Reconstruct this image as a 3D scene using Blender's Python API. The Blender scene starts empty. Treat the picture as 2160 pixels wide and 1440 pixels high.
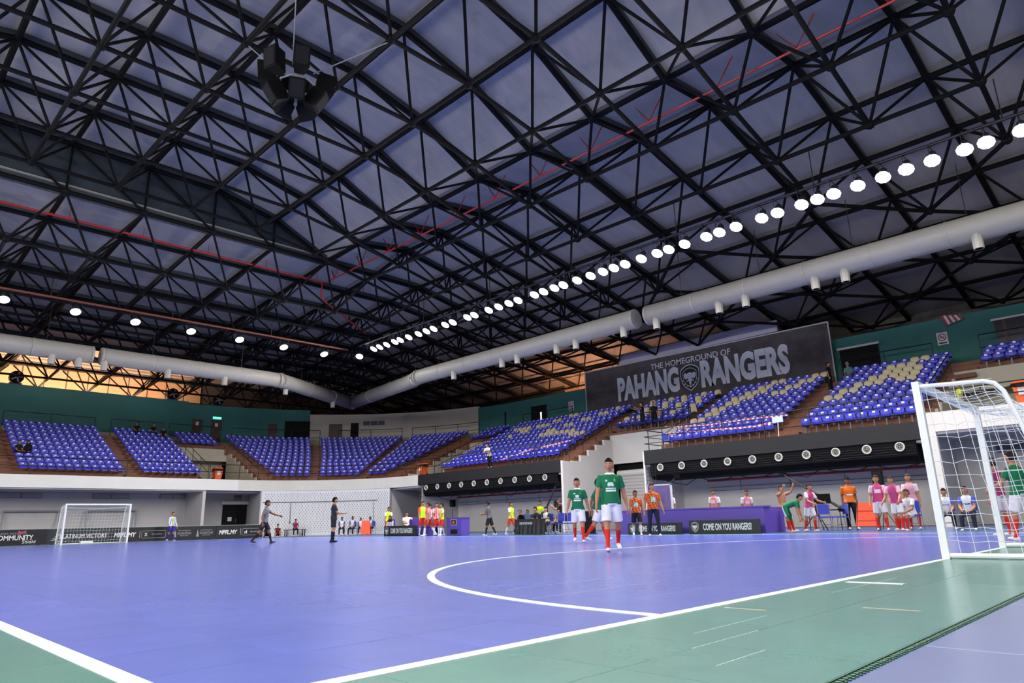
import bpy, bmesh, math, random
from mathutils import Vector, Matrix
random.seed(7)
sc = bpy.context.scene
C = sc.collection
PI = math.pi
# ---------------------------------------------------------------- camera, world, exposure
# origin: near corner of the court; X along the near goal line, Y along the near touch line, metres
cam_d = bpy.data.cameras.new('camera'); cam = bpy.data.objects.new('camera', cam_d); C.objects.link(cam)
cam_d.sensor_fit = 'HORIZONTAL'; cam_d.sensor_width = 36.0; cam_d.lens = 36.0 * 1436.16 / 2160.0
cam_d.clip_start = 0.05; cam_d.clip_end = 400
CAM = Vector((-0.9242, -2.2935, 0.5195)); YAW, PITCH, ROLL = 0.779601, 0.260754, -0.025356
_F = Vector((math.cos(PITCH)*math.cos(YAW), math.cos(PITCH)*math.sin(YAW), math.sin(PITCH)))
_R0 = Vector((math.sin(YAW), -math.cos(YAW), 0)); _U0 = _R0.cross(_F)
_R = _R0*math.cos(ROLL) + _U0*math.sin(ROLL); _U = _U0*math.cos(ROLL) - _R0*math.sin(ROLL)
cam.matrix_world = Matrix(((_R.x,_U.x,-_F.x,CAM.x),(_R.y,_U.y,-_F.y,CAM.y),(_R.z,_U.z,-_F.z,CAM.z),(0,0,0,1)))
sc.camera = cam
w = bpy.data.worlds.new('world'); sc.world = w; w.use_nodes = True
w.node_tree.nodes['Background'].inputs[0].default_value = (0.75, 0.85, 1.0, 1)
w.node_tree.nodes['Background'].inputs[1].default_value = .15
sc.view_settings.view_transform = 'Standard'; sc.view_settings.look = 'None'
sc.view_settings.gamma = 1.0; sc.view_settings.use_curve_mapping = False
sc.view_settings.exposure = 0.0
LAMP_W = 325.0        # radiance of each flood lamp's lens
CONCOURSE_W = 330.0   # radiance of the unseen lamps added for the warm glow behind the stands
sc.cycles.adaptive_threshold = .03; sc.cycles.max_bounces = 5; sc.cycles.diffuse_bounces = 3; sc.cycles.glossy_bounces = 2; sc.cycles.transmission_bounces = 2
sc.cycles.sample_clamp_indirect = 3.0; sc.cycles.sample_clamp_direct = 7.0
# ---------------------------------------------------------------- helpers
def srgb(r, g, b):
    f = lambda c: c/12.92 if c <= .04045 else ((c+.055)/1.055)**2.4
    return tuple(f(v/255.0) for v in (r, g, b))
MATS = {}
def mat(name, col, rough=.6, metal=0.0, var=0.0, scale=4.0, spec=.5, emit=0.0, bump=0.0, stretch=None, rnd=0.0, alpha=1.0):
    """col: 0-255 sRGB. var: brightness noise; rnd: per-object brightness change; bump: fine relief."""
    if name in MATS: return MATS[name]
    m = bpy.data.materials.new(name); m.use_nodes = True; nt = m.node_tree; b = nt.nodes['Principled BSDF']
    c = srgb(*col)
    b.inputs['Base Color'].default_value = (*c, 1); b.inputs['Roughness'].default_value = rough
    b.inputs['Metallic'].default_value = metal; b.inputs['Specular IOR Level'].default_value = spec
    if alpha < 1: b.inputs['Alpha'].default_value = alpha
    if emit:
        b.inputs['Emission Color'].default_value = (*c, 1); b.inputs['Emission Strength'].default_value = emit
    if var or bump or rnd:
        tc = nt.nodes.new('ShaderNodeTexCoord'); mp = nt.nodes.new('ShaderNodeMapping'); no = nt.nodes.new('ShaderNodeTexNoise')
        geo = nt.nodes.new('ShaderNodeNewGeometry')
        nt.links.new(geo.outputs['Position'], mp.inputs[0]); nt.links.new(mp.outputs[0], no.inputs[0])
        if stretch: mp.inputs['Scale'].default_value = stretch
        no.inputs['Scale'].default_value = scale; no.inputs['Detail'].default_value = 5; no.inputs['Roughness'].default_value = .65
        hs = nt.nodes.new('ShaderNodeHueSaturation'); hs.inputs['Color'].default_value = (*c, 1)
        mr = nt.nodes.new('ShaderNodeMapRange'); mr.inputs[1].default_value = .3; mr.inputs[2].default_value = .7
        mr.inputs[3].default_value = 1-var; mr.inputs[4].default_value = 1+var
        nt.links.new(no.outputs['Fac'], mr.inputs[0])
        if rnd:
            oi = nt.nodes.new('ShaderNodeObjectInfo'); m2 = nt.nodes.new('ShaderNodeMapRange')
            m2.inputs[3].default_value = 1-rnd; m2.inputs[4].default_value = 1+rnd
            mu = nt.nodes.new('ShaderNodeMath'); mu.operation = 'MULTIPLY'
            nt.links.new(oi.outputs['Random'], m2.inputs[0]); nt.links.new(m2.outputs[0], mu.inputs[0]); nt.links.new(mr.outputs[0], mu.inputs[1])
            nt.links.new(mu.outputs[0], hs.inputs['Value'])
        else: nt.links.new(mr.outputs[0], hs.inputs['Value'])
        nt.links.new(hs.outputs[0], b.inputs['Base Color'])
        if bump:
            bp = nt.nodes.new('ShaderNodeBump'); bp.inputs['Strength'].default_value = bump; bp.inputs['Distance'].default_value = .004
            nt.links.new(no.outputs['Fac'], bp.inputs['Height']); nt.links.new(bp.outputs[0], b.inputs['Normal'])
    MATS[name] = m
    return m
class MB:
    """Collects boxes, bars and polygons of ONE mesh."""
    def __init__(s): s.v = []; s.f = []; s.m = []
    def add(s, vs, fs, mi=0):
        o = len(s.v); s.v += [tuple(v) for v in vs]; s.f += [tuple(i+o for i in f) for f in fs]; s.m += [mi]*len(fs); return s
    def box(s, a, b, mi=0):
        x0,y0,z0 = a; x1,y1,z1 = b
        return s.add([(x0,y0,z0),(x1,y0,z0),(x1,y1,z0),(x0,y1,z0),(x0,y0,z1),(x1,y0,z1),(x1,y1,z1),(x0,y1,z1)],
              [(0,3,2,1),(4,5,6,7),(0,1,5,4),(1,2,6,5),(2,3,7,6),(3,0,4,7)], mi)
    def obox(s, c, u, v, w, mi=0):
        """oriented box: centre c, half-extent vectors u, v, w (right-handed)"""
        c,u,v,w = map(Vector,(c,u,v,w))
        P = [c+a*u+b*v+d*w for d in (-1,1) for a,b in ((-1,-1),(1,-1),(1,1),(-1,1))]
        return s.add(P, [(0,3,2,1),(4,5,6,7),(0,1,5,4),(1,2,6,5),(2,3,7,6),(3,0,4,7)], mi)
    def prism(s, poly, d, mi=0):
        """poly: planar 3-D loop; extruded by vector d"""
        n = len(poly); d = Vector(d); P = [Vector(p) for p in poly]; Q = [p+d for p in P]
        nrm = Vector((0,0,0))
        for i in range(n): nrm += P[i].cross(P[(i+1)%n])
        if nrm.dot(d) > 0:
            fs = [tuple(range(n-1,-1,-1)), tuple(range(n,2*n))] + [(i,(i+1)%n,n+(i+1)%n,n+i) for i in range(n)]
        else:
            fs = [tuple(range(n)), tuple(range(2*n-1,n-1,-1))] + [((i+1)%n,i,n+i,n+(i+1)%n) for i in range(n)]
        return s.add(P+Q, fs, mi)
    def tube(s, pts, r, n=6, mi=0, cap=True, closed=False):
        pts = [Vector(p) for p in pts]; k = len(pts); rs = r if isinstance(r,(list,tuple)) else [r]*k
        rings = []; prev = None
        for i,p in enumerate(pts):
            if closed: t = pts[(i+1)%k]-pts[i-1]
            else: t = pts[min(i+1,k-1)]-pts[max(i-1,0)]
            t = t.normalized() if t.length > 1e-9 else Vector((0,0,1))
            if prev is None: a = Vector((0,0,1)) if abs(t.z) < .9 else Vector((1,0,0)); u = t.cross(a).normalized()
            else: u = (prev - t*prev.dot(t)); u = u.normalized() if u.length > 1e-6 else t.orthogonal().normalized()
            prev = u; v = t.cross(u)
            rings.append([p + (u*math.cos(2*PI*j/n) + v*math.sin(2*PI*j/n))*rs[i] for j in range(n)])
        V = [q for R in rings for q in R]; F = []
        for i in range(k if closed else k-1):
            i2 = (i+1)%k
            for j in range(n): F.append((i*n+j, i*n+(j+1)%n, i2*n+(j+1)%n, i2*n+j))
        if cap and not closed: F += [tuple(range(n-1,-1,-1)), tuple((k-1)*n+j for j in range(n))]
        return s.add(V, F, mi)
    def cyl(s, p0, p1, r, n=10, mi=0, r1=None): return s.tube([p0,p1], [r, r if r1 is None else r1], n, mi)
    def lathe(s, prof, n=12, c=(0,0,0), axis='Z', mi=0):
        """prof: (radius, height) list around an axis through c"""
        V = []; F = []; k = len(prof)
        for r,h in prof:
            for j in range(n):
                a = 2*PI*j/n; x,y = r*math.cos(a), r*math.sin(a)
                q = {'Z':(x,y,h),'X':(h,x,y),'Y':(x,h,y)}[axis]
                V.append((c[0]+q[0],c[1]+q[1],c[2]+q[2]))
        for i in range(k-1):
            for j in range(n):
                a = (i*n+j, i*n+(j+1)%n, (i+1)*n+(j+1)%n, (i+1)*n+j); F.append(a if axis != 'Y' else a[::-1])
        F += [tuple(range(n-1,-1,-1)) if axis != 'Y' else tuple(range(n)), tuple((k-1)*n+j for j in range(n)) if axis != 'Y' else tuple((k-1)*n+j for j in range(n-1,-1,-1))]
        return s.add(V, F, mi)
    def mesh(s, name, mats, smooth=False):
        me = bpy.data.meshes.new(name); me.from_pydata(s.v, [], s.f)
        for m in (mats if isinstance(mats,(list,tuple)) else [mats]): me.materials.append(m)
        if any(s.m): me.polygons.foreach_set('material_index', s.m)
        if smooth: me.polygons.foreach_set('use_smooth', [True]*len(me.polygons))
        me.update(); return me
def tag(o, label=None, cat=None, group=None, kind=None):
    if label: o['label'] = label
    if cat: o['category'] = cat
    if group: o['group'] = group
    if kind: o['kind'] = kind
    return o
def link(name, data, parent=None, M=None):
    o = bpy.data.objects.new(name, data); C.objects.link(o)
    if parent is not None: o.parent = parent
    if M is not None: o.matrix_basis = M
    return o
def obj(name, mb, mats, parent=None, smooth=False, world=True):
    """ONE mesh object. With world=True its vertices are world coordinates even under a moved parent."""
    o = link(name, mb.mesh(name, mats, smooth))
    if parent is not None:
        o.parent = parent
        if world: o.matrix_parent_inverse = parent.matrix_basis.inverted()
    return o
def empty(name, loc=(0,0,0), rz=0.0, label=None, cat=None, group=None, kind=None):
    o = bpy.data.objects.new(name, None); C.objects.link(o); o.empty_display_size = .1
    o.matrix_basis = Matrix.Translation(loc) @ Matrix.Rotation(rz,4,'Z')
    return tag(o, label, cat, group, kind)
def copy_tree(o, parent=None):
    c = o.copy(); C.objects.link(c); c.parent = parent
    if parent is not None: c.matrix_parent_inverse = o.matrix_parent_inverse.copy()
    for ch in o.children: copy_tree(ch, c)
    return c
ORD = ['first','second','third','fourth','fifth','sixth','seventh','eighth','ninth','tenth','eleventh','twelfth','thirteenth','fourteenth','fifteenth',
 'sixteenth','seventeenth','eighteenth','nineteenth','twentieth','twenty-first','twenty-second','twenty-third','twenty-fourth','twenty-fifth','twenty-sixth','twenty-seventh','twenty-eighth','twenty-ninth','thirtieth']
ORD += ['thirty-'+w for w in ORD[:9]] + ['fortieth'] + ['forty-'+w for w in ORD[:9]] + ['fiftieth']
TMP = bpy.data.scenes.new('workbench')
def evaluate(o):
    """mesh of o after its modifiers, computed in an otherwise empty scene"""
    TMP.collection.objects.link(o); vl = TMP.view_layers[0]; vl.update(); dg = vl.depsgraph; dg.update()
    me = bpy.data.meshes.new_from_object(o.evaluated_get(dg)); TMP.collection.objects.unlink(o); bpy.data.objects.remove(o)
    return me
def text_mesh(txt, height, width=None, bold=0.0, depth=.01, align='CENTER', squeeze=1.0, shear=0.0):
    """mesh of flat lettering in the XZ plane facing -Y, centred at the origin, fitted to height and (if given) width"""
    cu = bpy.data.curves.new('lettering','FONT'); cu.body = txt; cu.align_x = 'CENTER'; cu.offset = bold; cu.extrude = 0; cu.resolution_u = 3; cu.shear = shear
    t = bpy.data.objects.new('lettering', cu); me = evaluate(t)
    bpy.data.curves.remove(cu)
    xs = [v.co.x for v in me.vertices]; ys = [v.co.y for v in me.vertices]
    w0, h0 = max(xs)-min(xs), max(ys)-min(ys); cx, cy = (max(xs)+min(xs))/2, (max(ys)+min(ys))/2
    sy = height/h0; sx = (width/w0) if width else sy*squeeze
    for v in me.vertices: v.co = ((v.co.x-cx)*sx, 0, (v.co.y-cy)*sy)
    return me
def lettering(txt, M, height, width=None, m=None, parent=None, bold=0.0, shear=0.0, squeeze=1.0, name='lettering'):
    me = text_mesh(txt, height, width, bold, shear=shear, squeeze=squeeze); me.materials.clear(); me.materials.append(m); me.name = name
    o = link(name, me)
    if parent is not None: o.parent = parent; o.matrix_parent_inverse = parent.matrix_basis.inverted()
    o.matrix_basis = M
    return o
def facing(loc, direction):
    """matrix that puts an XZ-plane drawing facing -Y at loc, facing the horizontal direction (dx, dy)"""
    dx, dy = direction; a = math.atan2(dx, -dy)
    return Matrix.Translation(loc) @ Matrix.Rotation(a,4,'Z')
# ---------------------------------------------------------------- materials of the shell
M_blue  = mat('court_blue', (88,105,200), .22, spec=.5, var=.10, scale=1.3, rnd=.05)
M_green = mat('apron_green', (70,132,120), .24, spec=.5, var=.12, scale=1.6, rnd=.05)
M_base  = mat('base_floor', (72,90,148), .30, var=.06, scale=.9)
M_line  = mat('line_white', (232,232,232), .4, var=.04, scale=3)
M_edge  = mat('edge_green', (14,74,52), .5)
M_white = mat('wall_white', (218,214,208), .7, var=.04, scale=.7)
M_grey  = mat('wall_grey', (196,192,190), .75, var=.05, scale=.6)
M_cream = mat('wall_cream', (196,188,170), .75, var=.05, scale=.6)
M_teal  = mat('wall_teal', (56,116,110), .75, var=.14, scale=.35)
M_brown = mat('tier_brown', (128,80,58), .6, var=.12, scale=2.0)
M_brown2= mat('aisle_brown', (118,72,52), .6, var=.12, scale=2.0)
M_black = mat('paint_black', (12,14,19), .6, var=.1, scale=3)
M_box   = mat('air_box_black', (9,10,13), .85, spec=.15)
M_dark  = mat('void_black', (8,8,9), .9)
M_steel = mat('steel_black', (10,9,11), .75, spec=.2)
M_rail  = mat('rail_black', (28,27,29), .45)
M_deck  = mat('roof_deck', (172,167,160), .62, var=.16, scale=.8, stretch=(.25,1.4,1), rnd=.05)
M_purlin= mat('purlin_grey', (54,60,64), .7)
M_foil  = mat('foil_panel', (96,93,90), .4, metal=.5, var=.25, scale=3, bump=.5)
M_plyw  = mat('cladding_tan', (206,172,142), .7, var=.1, scale=1.2)
M_red   = mat('pipe_red', (176,38,34), .4)
M_duct  = mat('duct_white', (168,163,153), .5, var=.05, scale=1.5)
M_wood  = mat('door_brown', (78,50,42), .5)
M_vent  = mat('vent_grey', (128,130,138), .6)
M_perf  = mat('slit_dark', (92,94,104), .9)
M_breeze= mat('block_white', (226,227,232), .7, var=.03, scale=1.5)
# ---------------------------------------------------------------- floor, court tiles, lines
HX0, HX1, HY0, HY1 = -21.0, 45.3, -25.0, 62.5
floor = obj('floor', MB().box((HX0,HY0,-.25),(HX1,HY1,-.012)), M_base); tag(floor, 'grey-blue hall floor carrying the blue and green court tiles', kind='structure')
T = .625
def tile_mesh(name, sx, sy, m):
    b = .0016; hx, hy = sx/2-.0006, sy/2-.0006; mb = MB()
    V = [(-hx,-hy,-.012),(hx,-hy,-.012),(hx,hy,-.012),(-hx,hy,-.012),(-hx,-hy,-b),(hx,-hy,-b),(hx,hy,-b),(-hx,hy,-b),
         (-hx+b,-hy+b,0),(hx-b,-hy+b,0),(hx-b,hy-b,0),(-hx+b,hy-b,0)]
    F = [(8,9,10,11)]
    for i in range(4):
        j = (i+1)%4; F += [(i,j,4+j,4+i),(4+i,4+j,8+j,8+i)]
    return mb.add(V,F).mesh(name, m)
cells = []
nx, ny = int(20/T), int(40/T)
def in_view(p, mx=.80, my=.55):
    d = Vector(p)-CAM; z = d.dot(_F)
    return z > .2 and abs(d.dot(_R)/z) < mx and abs(d.dot(_U)/z) < my
for i in range(-3, nx+2):
    for j in range(-2, ny+2):
        if i >= 0 and i < nx and j >= 0 and j < ny: k = 0; sy = T; y = (j+.5)*T
        else:
            k = 1; sy = T; y = (j+.5)*T
            if j < 0: sy = .65; y = (j+.5)*.65
            if j >= ny: sy = .65; y = 40+(j-ny+.5)*.65
        cells.append(((i+.5)*T, y, sy, k))
cells.sort(key=lambda c: (0 if in_view((c[0],c[1],0)) else 1000) + math.hypot(c[0]-CAM.x, c[1]-CAM.y))
near = cells[:300]; tm = {(0,T):tile_mesh('court_tile',T,T,M_blue), (1,T):tile_mesh('apron_tile',T,T,M_green), (1,.65):tile_mesh('apron_tile_wide',T,.65,M_green)}
for x,y,sy,k in near:
    link('court_tile' if k == 0 else 'apron_tile', tm[(k,sy)], floor, Matrix.Translation((x,y,0)))
for k,nm,m in ((0,'court_surface',M_blue),(1,'apron_surface',M_green)):
    mb = MB()
    for x,y,sy,kk in cells[300:]:
        if kk == k: mb.box((x-T/2,y-sy/2,-.012),(x+T/2,y+sy/2,0))
    tag(obj(nm, mb, m, floor), kind='stuff')
# white lines, 8 cm wide, 2.5 mm proud
def flat(pts_in, pts_out, z=.0025):
    mb = MB(); n = len(pts_in)
    V = [(x,y,z) for x,y in pts_in]+[(x,y,z) for x,y in pts_out]+[(x,y,-.002) for x,y in pts_in]+[(x,y,-.002) for x,y in pts_out]
    F = []
    for i in range(n-1): F += [(i,i+1,n+i+1,n+i),(2*n+i,2*n+i+1,i+1,i),(n+i,n+i+1,3*n+i+1,3*n+i)]
    mb.add(V,F); return mb
def line(x0,y0,x1,y1,w=.08):
    d = Vector((x1-x0,y1-y0)).normalized(); nx_,ny_ = -d.y*w/2, d.x*w/2
    return obj('court_line', flat([(x0+nx_,y0+ny_),(x1+nx_,y1+ny_)],[(x0-nx_,y0-ny_),(x1-nx_,y1-ny_)]), M_line, floor)
line(-.04,0,20.04,0); line(0,.04,0,39.96); line(20,.04,20,39.96); line(-.04,40,20.04,40)
def arc_line(cx,cy,r,a0,a1,n=40,w=.08):
    A = [a0+(a1-a0)*i/n for i in range(n+1)]
    obj('court_line', flat([(cx+(r-w/2)*math.cos(a),cy+(r-w/2)*math.sin(a)) for a in A],[(cx+(r+w/2)*math.cos(a),cy+(r+w/2)*math.sin(a)) for a in A],.0027), M_line, floor)
arc_line(8.5,0,5.96,PI-.0067,PI/2); arc_line(11.5,0,5.96,PI/2,.0067); line(8.5,5.96,11.5,5.96)
line(5.04,-.1,5.04,-.52); line(10-.05,10,10+.05,10,.1)
for x,y,l in ((3.05,-.1,.26),(3.46,-.75,.30)):      # rubbed-off tape residue on the green tiles
    obj('tape_residue', MB().box((x-.012,y-l,.0005),(x+.012,y,.0015)), mat('tape_tan',(176,160,128),.7,var=.3,scale=30), floor)
for x0,x1,y in ((1.75,2.35,-.65),(2.1,2.85,-.455),(1.5,1.9,-.9),(4.2,5.6,-.3),(2.6,4.4,1.25),(3.2,4.6,1.88)):      # worn, whitish tile joints
    obj('worn_joint', MB().box((x0,y-.0018,.0002),(x1,y+.0018,.0009)), mat('joint_pale',(190,205,215),.5,var=.3,scale=20), floor)
# interlocking loops along the edge of the green apron
mb = MB()
for i in range(560):
    x = -1.6+i*.034
    mb.box((x,-1.322,-.012),(x+.02,-1.3,-.005)); mb.box((x+.004,-1.332,-.012),(x+.016,-1.322,-.0075))
mb.box((-1.9,-1.304,-.012),(21.25,-1.3,-.001))
tag(obj('edge_loops', mb, M_edge, floor), 'dark green interlocking loops along the tile edge', kind='stuff')
for y in (-2.1,-3.6,-5.2):
    obj('floor_seam', MB().box((-3,y-.004,-.0125),(20,y+.004,-.0115)), mat('seam_pale',(150,160,200),.6), floor)
for x in (2.43,4.2,6.2,8.2):
    obj('floor_seam', MB().box((x-.004,-12,-.0125),(x+.004,-1.34,-.0115)), mat('seam_pale',(150,160,200),.6), floor)
# ---------------------------------------------------------------- stand geometry: far side, rounded corner, long side
AX, AY, AR = 20.6, 38.3, 8.85
LIPY, LIPX = AY+AR, AX+AR
def SP(sec, t, d):
    if sec == 'far': return (t, LIPY+d)
    if sec == 'long': return (LIPX+d, t)
    r = AR+d; return (AX+r*math.cos(t), AY+r*math.sin(t))
def strip(mb, sec, t0, t1, d0, d1, z0, z1, mi=0, n=None):
    """solid band following a stand section: t0..t1 along, d0..d1 behind the lip, z0..z1 up; t may be (value at d0, value at d1)"""
    a0,a1 = t0 if isinstance(t0,tuple) else (t0,t0); b0,b1 = t1 if isinstance(t1,tuple) else (t1,t1)
    n = n or (1 if sec != 'arc' else max(1,int(abs(b1-a1)/math.radians(3.5))+1))
    V = []
    for i in range(n+1):
        s = i/n; ta = a0+(b0-a0)*s; tb = a1+(b1-a1)*s
        x,y = SP(sec,ta,d0); X,Y = SP(sec,tb,d1)
        V += [(x,y,z0),(X,Y,z0),(X,Y,z1),(x,y,z1)]
    F = [(0,1,2,3),tuple(4*n+j for j in (3,2,1,0))]
    for i in range(n):
        o = 4*i
        for j in range(4): k = (j+1)%4; F.append((o+j,o+4+j,o+4+k,o+k))
    if (sec == 'far') == (b0 > a0):       # keep the faces outward whichever way t runs
        F = [f[::-1] for f in F]
    mb.add(V,F,mi); return mb
ROWS, TREAD, RISE, D0, Z0 = 11, .80, .36, .9, 4.1
def row_d(k): return D0+TREAD*k
def row_z(k): return Z0+RISE*k
def ang_x(x,d): return math.acos(max(-1,min(1,(x-AX)/(AR+d))))
def ang_y(y,d): return math.asin(max(-1,min(1,(y-AY)/(AR+d))))
V1A, V1B = 18.5, 22.75       # gap in the far stand (along X)
V2A, V2B = 36.7, 41.0       # gap in the long stand by the corner (along Y)
B1A, B1B = 18.2, 24.0       # deep bay of the long stand
B2A, B2B = -1.0, 5.2        # next bay, behind the near goal
E0 = -14.0
far_stand = empty('floor_far_stand', (0,LIPY,4), kind='structure'); arc_stand = empty('floor_corner_stand', (27,44,4), kind='structure'); long_stand = empty('floor_long_stand', (LIPX,12,4), kind='structure')
for k in range(ROWS+1):
    d0 = row_d(k); d1 = d0+TREAD+.02; z = row_z(k); z0 = z-RISE-.12
    if k == ROWS: d1 = 11.25; z = row_z(ROWS-1)+.1; z0 = z-.4
    strip(mb := MB(), 'far', HX0, V1A if k < 8 else AX, d0, d1, z0, z); obj('tier_step', mb, M_brown, far_stand)
    lo = (ang_y(V2B,d0),ang_y(V2B,d1)) if k < 8 else (0,0); hi = (ang_x(V1B,d0),ang_x(V1B,d1)) if k < 8 else (PI/2,PI/2)
    strip(mb := MB(), 'arc', lo, hi, d0, d1, z0, z); obj('tier_step', mb, M_brown, arc_stand)
    segs = [(V2A if k < 8 else AY, B1B)]
    if k >= 5: segs[0] = (segs[0][0], B1A)
    segs.append((B1A, B2B))
    if k >= 8: segs.append((B2B,B2A))
    segs.append((B2A,E0))
    for a,b in segs: strip(mb := MB(), 'long', b, a, d0, d1, z0, z); obj('tier_step', mb, M_brown, long_stand)
# lip walkway slabs
for sec,a,b,par in (('far',HX0,AX,far_stand),('arc',0.0,PI/2,arc_stand)):
    strip(mb := MB(), sec, a, b, .12, D0+.02, 3.3, 4.03); obj('walkway_slab', mb, M_brown, par)
for a,b in ((B1B,AY),(B2B,B1A),(B2A,B2B),(E0,B2A)):
    strip(mb := MB(), 'long', a, b, .12, D0+.02, 3.62 if a == B2A else 3.3, 4.03); obj('walkway_slab', mb, M_brown, long_stand)
# parapet faces below the walkways
wf = obj('wall_far_parapet', strip(MB(),'far',HX0,AX,0,.13,3.28,4.04), M_white); wf.data.materials[0] = mat('parapet_white',(234,232,228),.6,var=.03,scale=.8); tag(wf, 'white parapet band under the far stand', kind='structure')
wc = strip(MB(),'arc',0.0,PI/2,0,.13,3.28,4.04); strip(wc,'long',37.5,AY,0,.13,3.28,4.04); tag(obj('wall_corner_parapet', wc, M_white), 'white curved parapet band under the corner stand', kind='structure')
mb = MB(); strip(mb,'long',B2A-.1,B2B,0,.13,3.55,4.3); tag(obj('wall_bay_parapet', mb, M_white), 'white parapet band over the bay behind the near goal', kind='structure')
for nm,a,b in (('wall_long_fascia_1',B1B,37.5),('wall_long_fascia_2',B2B+.05,B1A),('wall_long_fascia_3',E0,B2A-.1)):
    tag(obj(nm, strip(MB(),'long',a,b,-.04,.13,3.32,4.02), M_black), 'black fascia band along the front edge of the long stand', kind='structure')
# walls under the stands
mb = MB(); strip(mb,'far',HX0,18.2,3.2,3.4,0,3.3); tag(obj('wall_far_lower', mb, M_grey), 'pale grey wall under the far stand', kind='structure')
mb = MB(); strip(mb,'far',HX0,18.2,.12,3.4,3.2,3.3); tag(obj('ceiling_far_soffit', mb, M_grey), 'soffit under the far stand', kind='structure')
mb = MB(); strip(mb,'far',18.2,18.4,.1,3.4,0,3.3); strip(mb,'far',18.4,23.4,3.6,3.8,0,3.3); strip(mb,'far',18.4,23.3,.5,3.6,3.15,3.29)
tag(obj('wall_far_recess', mb, M_grey), 'pale grey recess with a black door under the far stand', kind='structure')
bz = strip(MB(),'arc',math.radians(15),math.radians(78.5),.03,.3,0,3.3); wall_b = obj('wall_corner_block', bz, M_breeze); tag(wall_b, 'white block wall with rows of small slits under the rounded corner', kind='structure')
mb = MB()
for r in range(20):
    for c in range(46):
        a = math.radians(15.8+62*(c+.25+.5*(r%2))/46.5); z = .28+r*.145
        x,y = SP('arc',a,.025); u = Vector((-math.sin(a),math.cos(a),0)); n_ = Vector((math.cos(a),math.sin(a),0))
        mb.obox((x,y,z), u*.013, n_*.012, Vector((0,0,.055)))
tag(obj('wall_slit', mb, M_perf, wall_b), kind='stuff')
mb = MB(); a = math.radians(78.5); p = SP('arc',a,.03); q = SP('arc',a,3.9)
mb.prism([(p[0],p[1],0),(q[0],q[1],0),(q[0],q[1],3.3),(p[0],p[1],3.3)],(-.1,0,0))
a = math.radians(15); p = SP('arc',a,.03); q = SP('arc',a,4.2)
mb.prism([(p[0],p[1],0),(q[0],q[1],0),(q[0],q[1],3.3),(p[0],p[1],3.3)],(0,.1,0))
tag(obj('wall_corner_return', mb, M_grey), 'grey side walls beside the block wall', kind='structure')
mb = MB(); strip(mb,'long',37.4,41.2,4.0,4.2,0,3.4); tag(obj('wall_long_recess', mb, M_grey), 'grey recess wall with dark door beside the block wall', kind='structure')
mb = MB(); strip(mb,'long',37.2,41.0,.12,4.2,3.15,3.3); strip(mb,'long',37.25,37.4,.2,4.2,0,3.3); tag(obj('ceiling_long_recess', mb, M_grey), 'soffit of the recess beside the block wall', kind='structure')
for nm,a,b in (('wall_long_lower_1',B1B,37.3),('wall_long_lower_2',B2B,B1A),('wall_long_lower_3',E0,B2A)):
    mb = MB(); strip(mb,'long',a,b,3.5,3.7,0,3.3); tag(obj(nm, mb, M_white), 'white wall under the long stand', kind='structure')
    mb = MB(); strip(mb,'long',a,b,.12,3.7,3.2,3.3); tag(obj('ceiling_soffit_'+nm[-1], mb, M_grey), 'soffit under the long stand', kind='structure')
# stepped white side walls of the deep bay and its back wall
def stepped(y0,y1,k1,top=0,dlast=None):
    P = [(LIPX-.02,y0,0),(LIPX-.02,y0,3.98)]
    for k in range(k1):
        P += [(LIPX+row_d(k)-.05,y0,(row_z(k-1) if k else 4.03)-.1),(LIPX+row_d(k)-.05,y0,row_z(k)-.1)]
    P += [(LIPX+row_d(k1),y0,row_z(k1-1)-.1),(LIPX+row_d(k1),y0,0)]
    return MB().prism(P,(0,y1-y0,0))
tag(obj('wall_bay_side', stepped(B1B-.15,B1B,5), M_white), 'white bay wall with a stepped top edge', kind='structure')
tag(obj('wall_bay_side_2', stepped(B1A,B1A+.1,5), M_white), 'white bay wall below the chair on the walkway', kind='structure')
mb = MB(); strip(mb,'long',B1A,B1B,row_d(5)-.02,row_d(5)+.15,3.95,row_z(5)-.15); strip(mb,'long',B1A,B1B,row_d(5)+.75,row_d(5)+.9,0,3.9)
tag(obj('wall_bay_back', mb, M_white), 'white back wall of the deep bay', kind='structure')
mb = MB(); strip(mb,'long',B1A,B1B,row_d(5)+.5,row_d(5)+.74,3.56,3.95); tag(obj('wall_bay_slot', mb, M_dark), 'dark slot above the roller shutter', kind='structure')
t = empty('roller_shutter',(LIPX+row_d(5),20.6,0),label='closed grey roller shutter with white box in the deep bay',cat='shutter')
obj('shutter_box', MB().cyl((LIPX+row_d(5)+.25,18.3,3.35),(LIPX+row_d(5)+.25,23.7,3.35),.2,12), M_white, t)
for i in range(16): obj('shutter_slat', MB().box((LIPX+row_d(5)+.2,18.35,.2*i),(LIPX+row_d(5)+.26,23.6,.2*i+.185)), M_grey, t)
# bay behind the near goal: side, back wall and doorway
mb = MB(); mb.box((LIPX-.02,B2B-.12,0),(LIPX+4.2,B2B,3.6)); mb.box((LIPX+4.0,B2A-.1,0),(LIPX+4.2,B2B,3.6)); mb.box((LIPX-.02,B2B-.45,0),(LIPX+.25,B2B-.1,3.55))
tag(obj('wall_goal_bay', mb, M_white), 'white walls of the bay behind the near goal', kind='structure')
mb = MB(); strip(mb,'long',B2A-.1,B2B,.1,4.2,3.45,3.6); tag(obj('ceiling_goal_bay', mb, M_grey), 'soffit of the bay behind the near goal', kind='structure')
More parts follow.
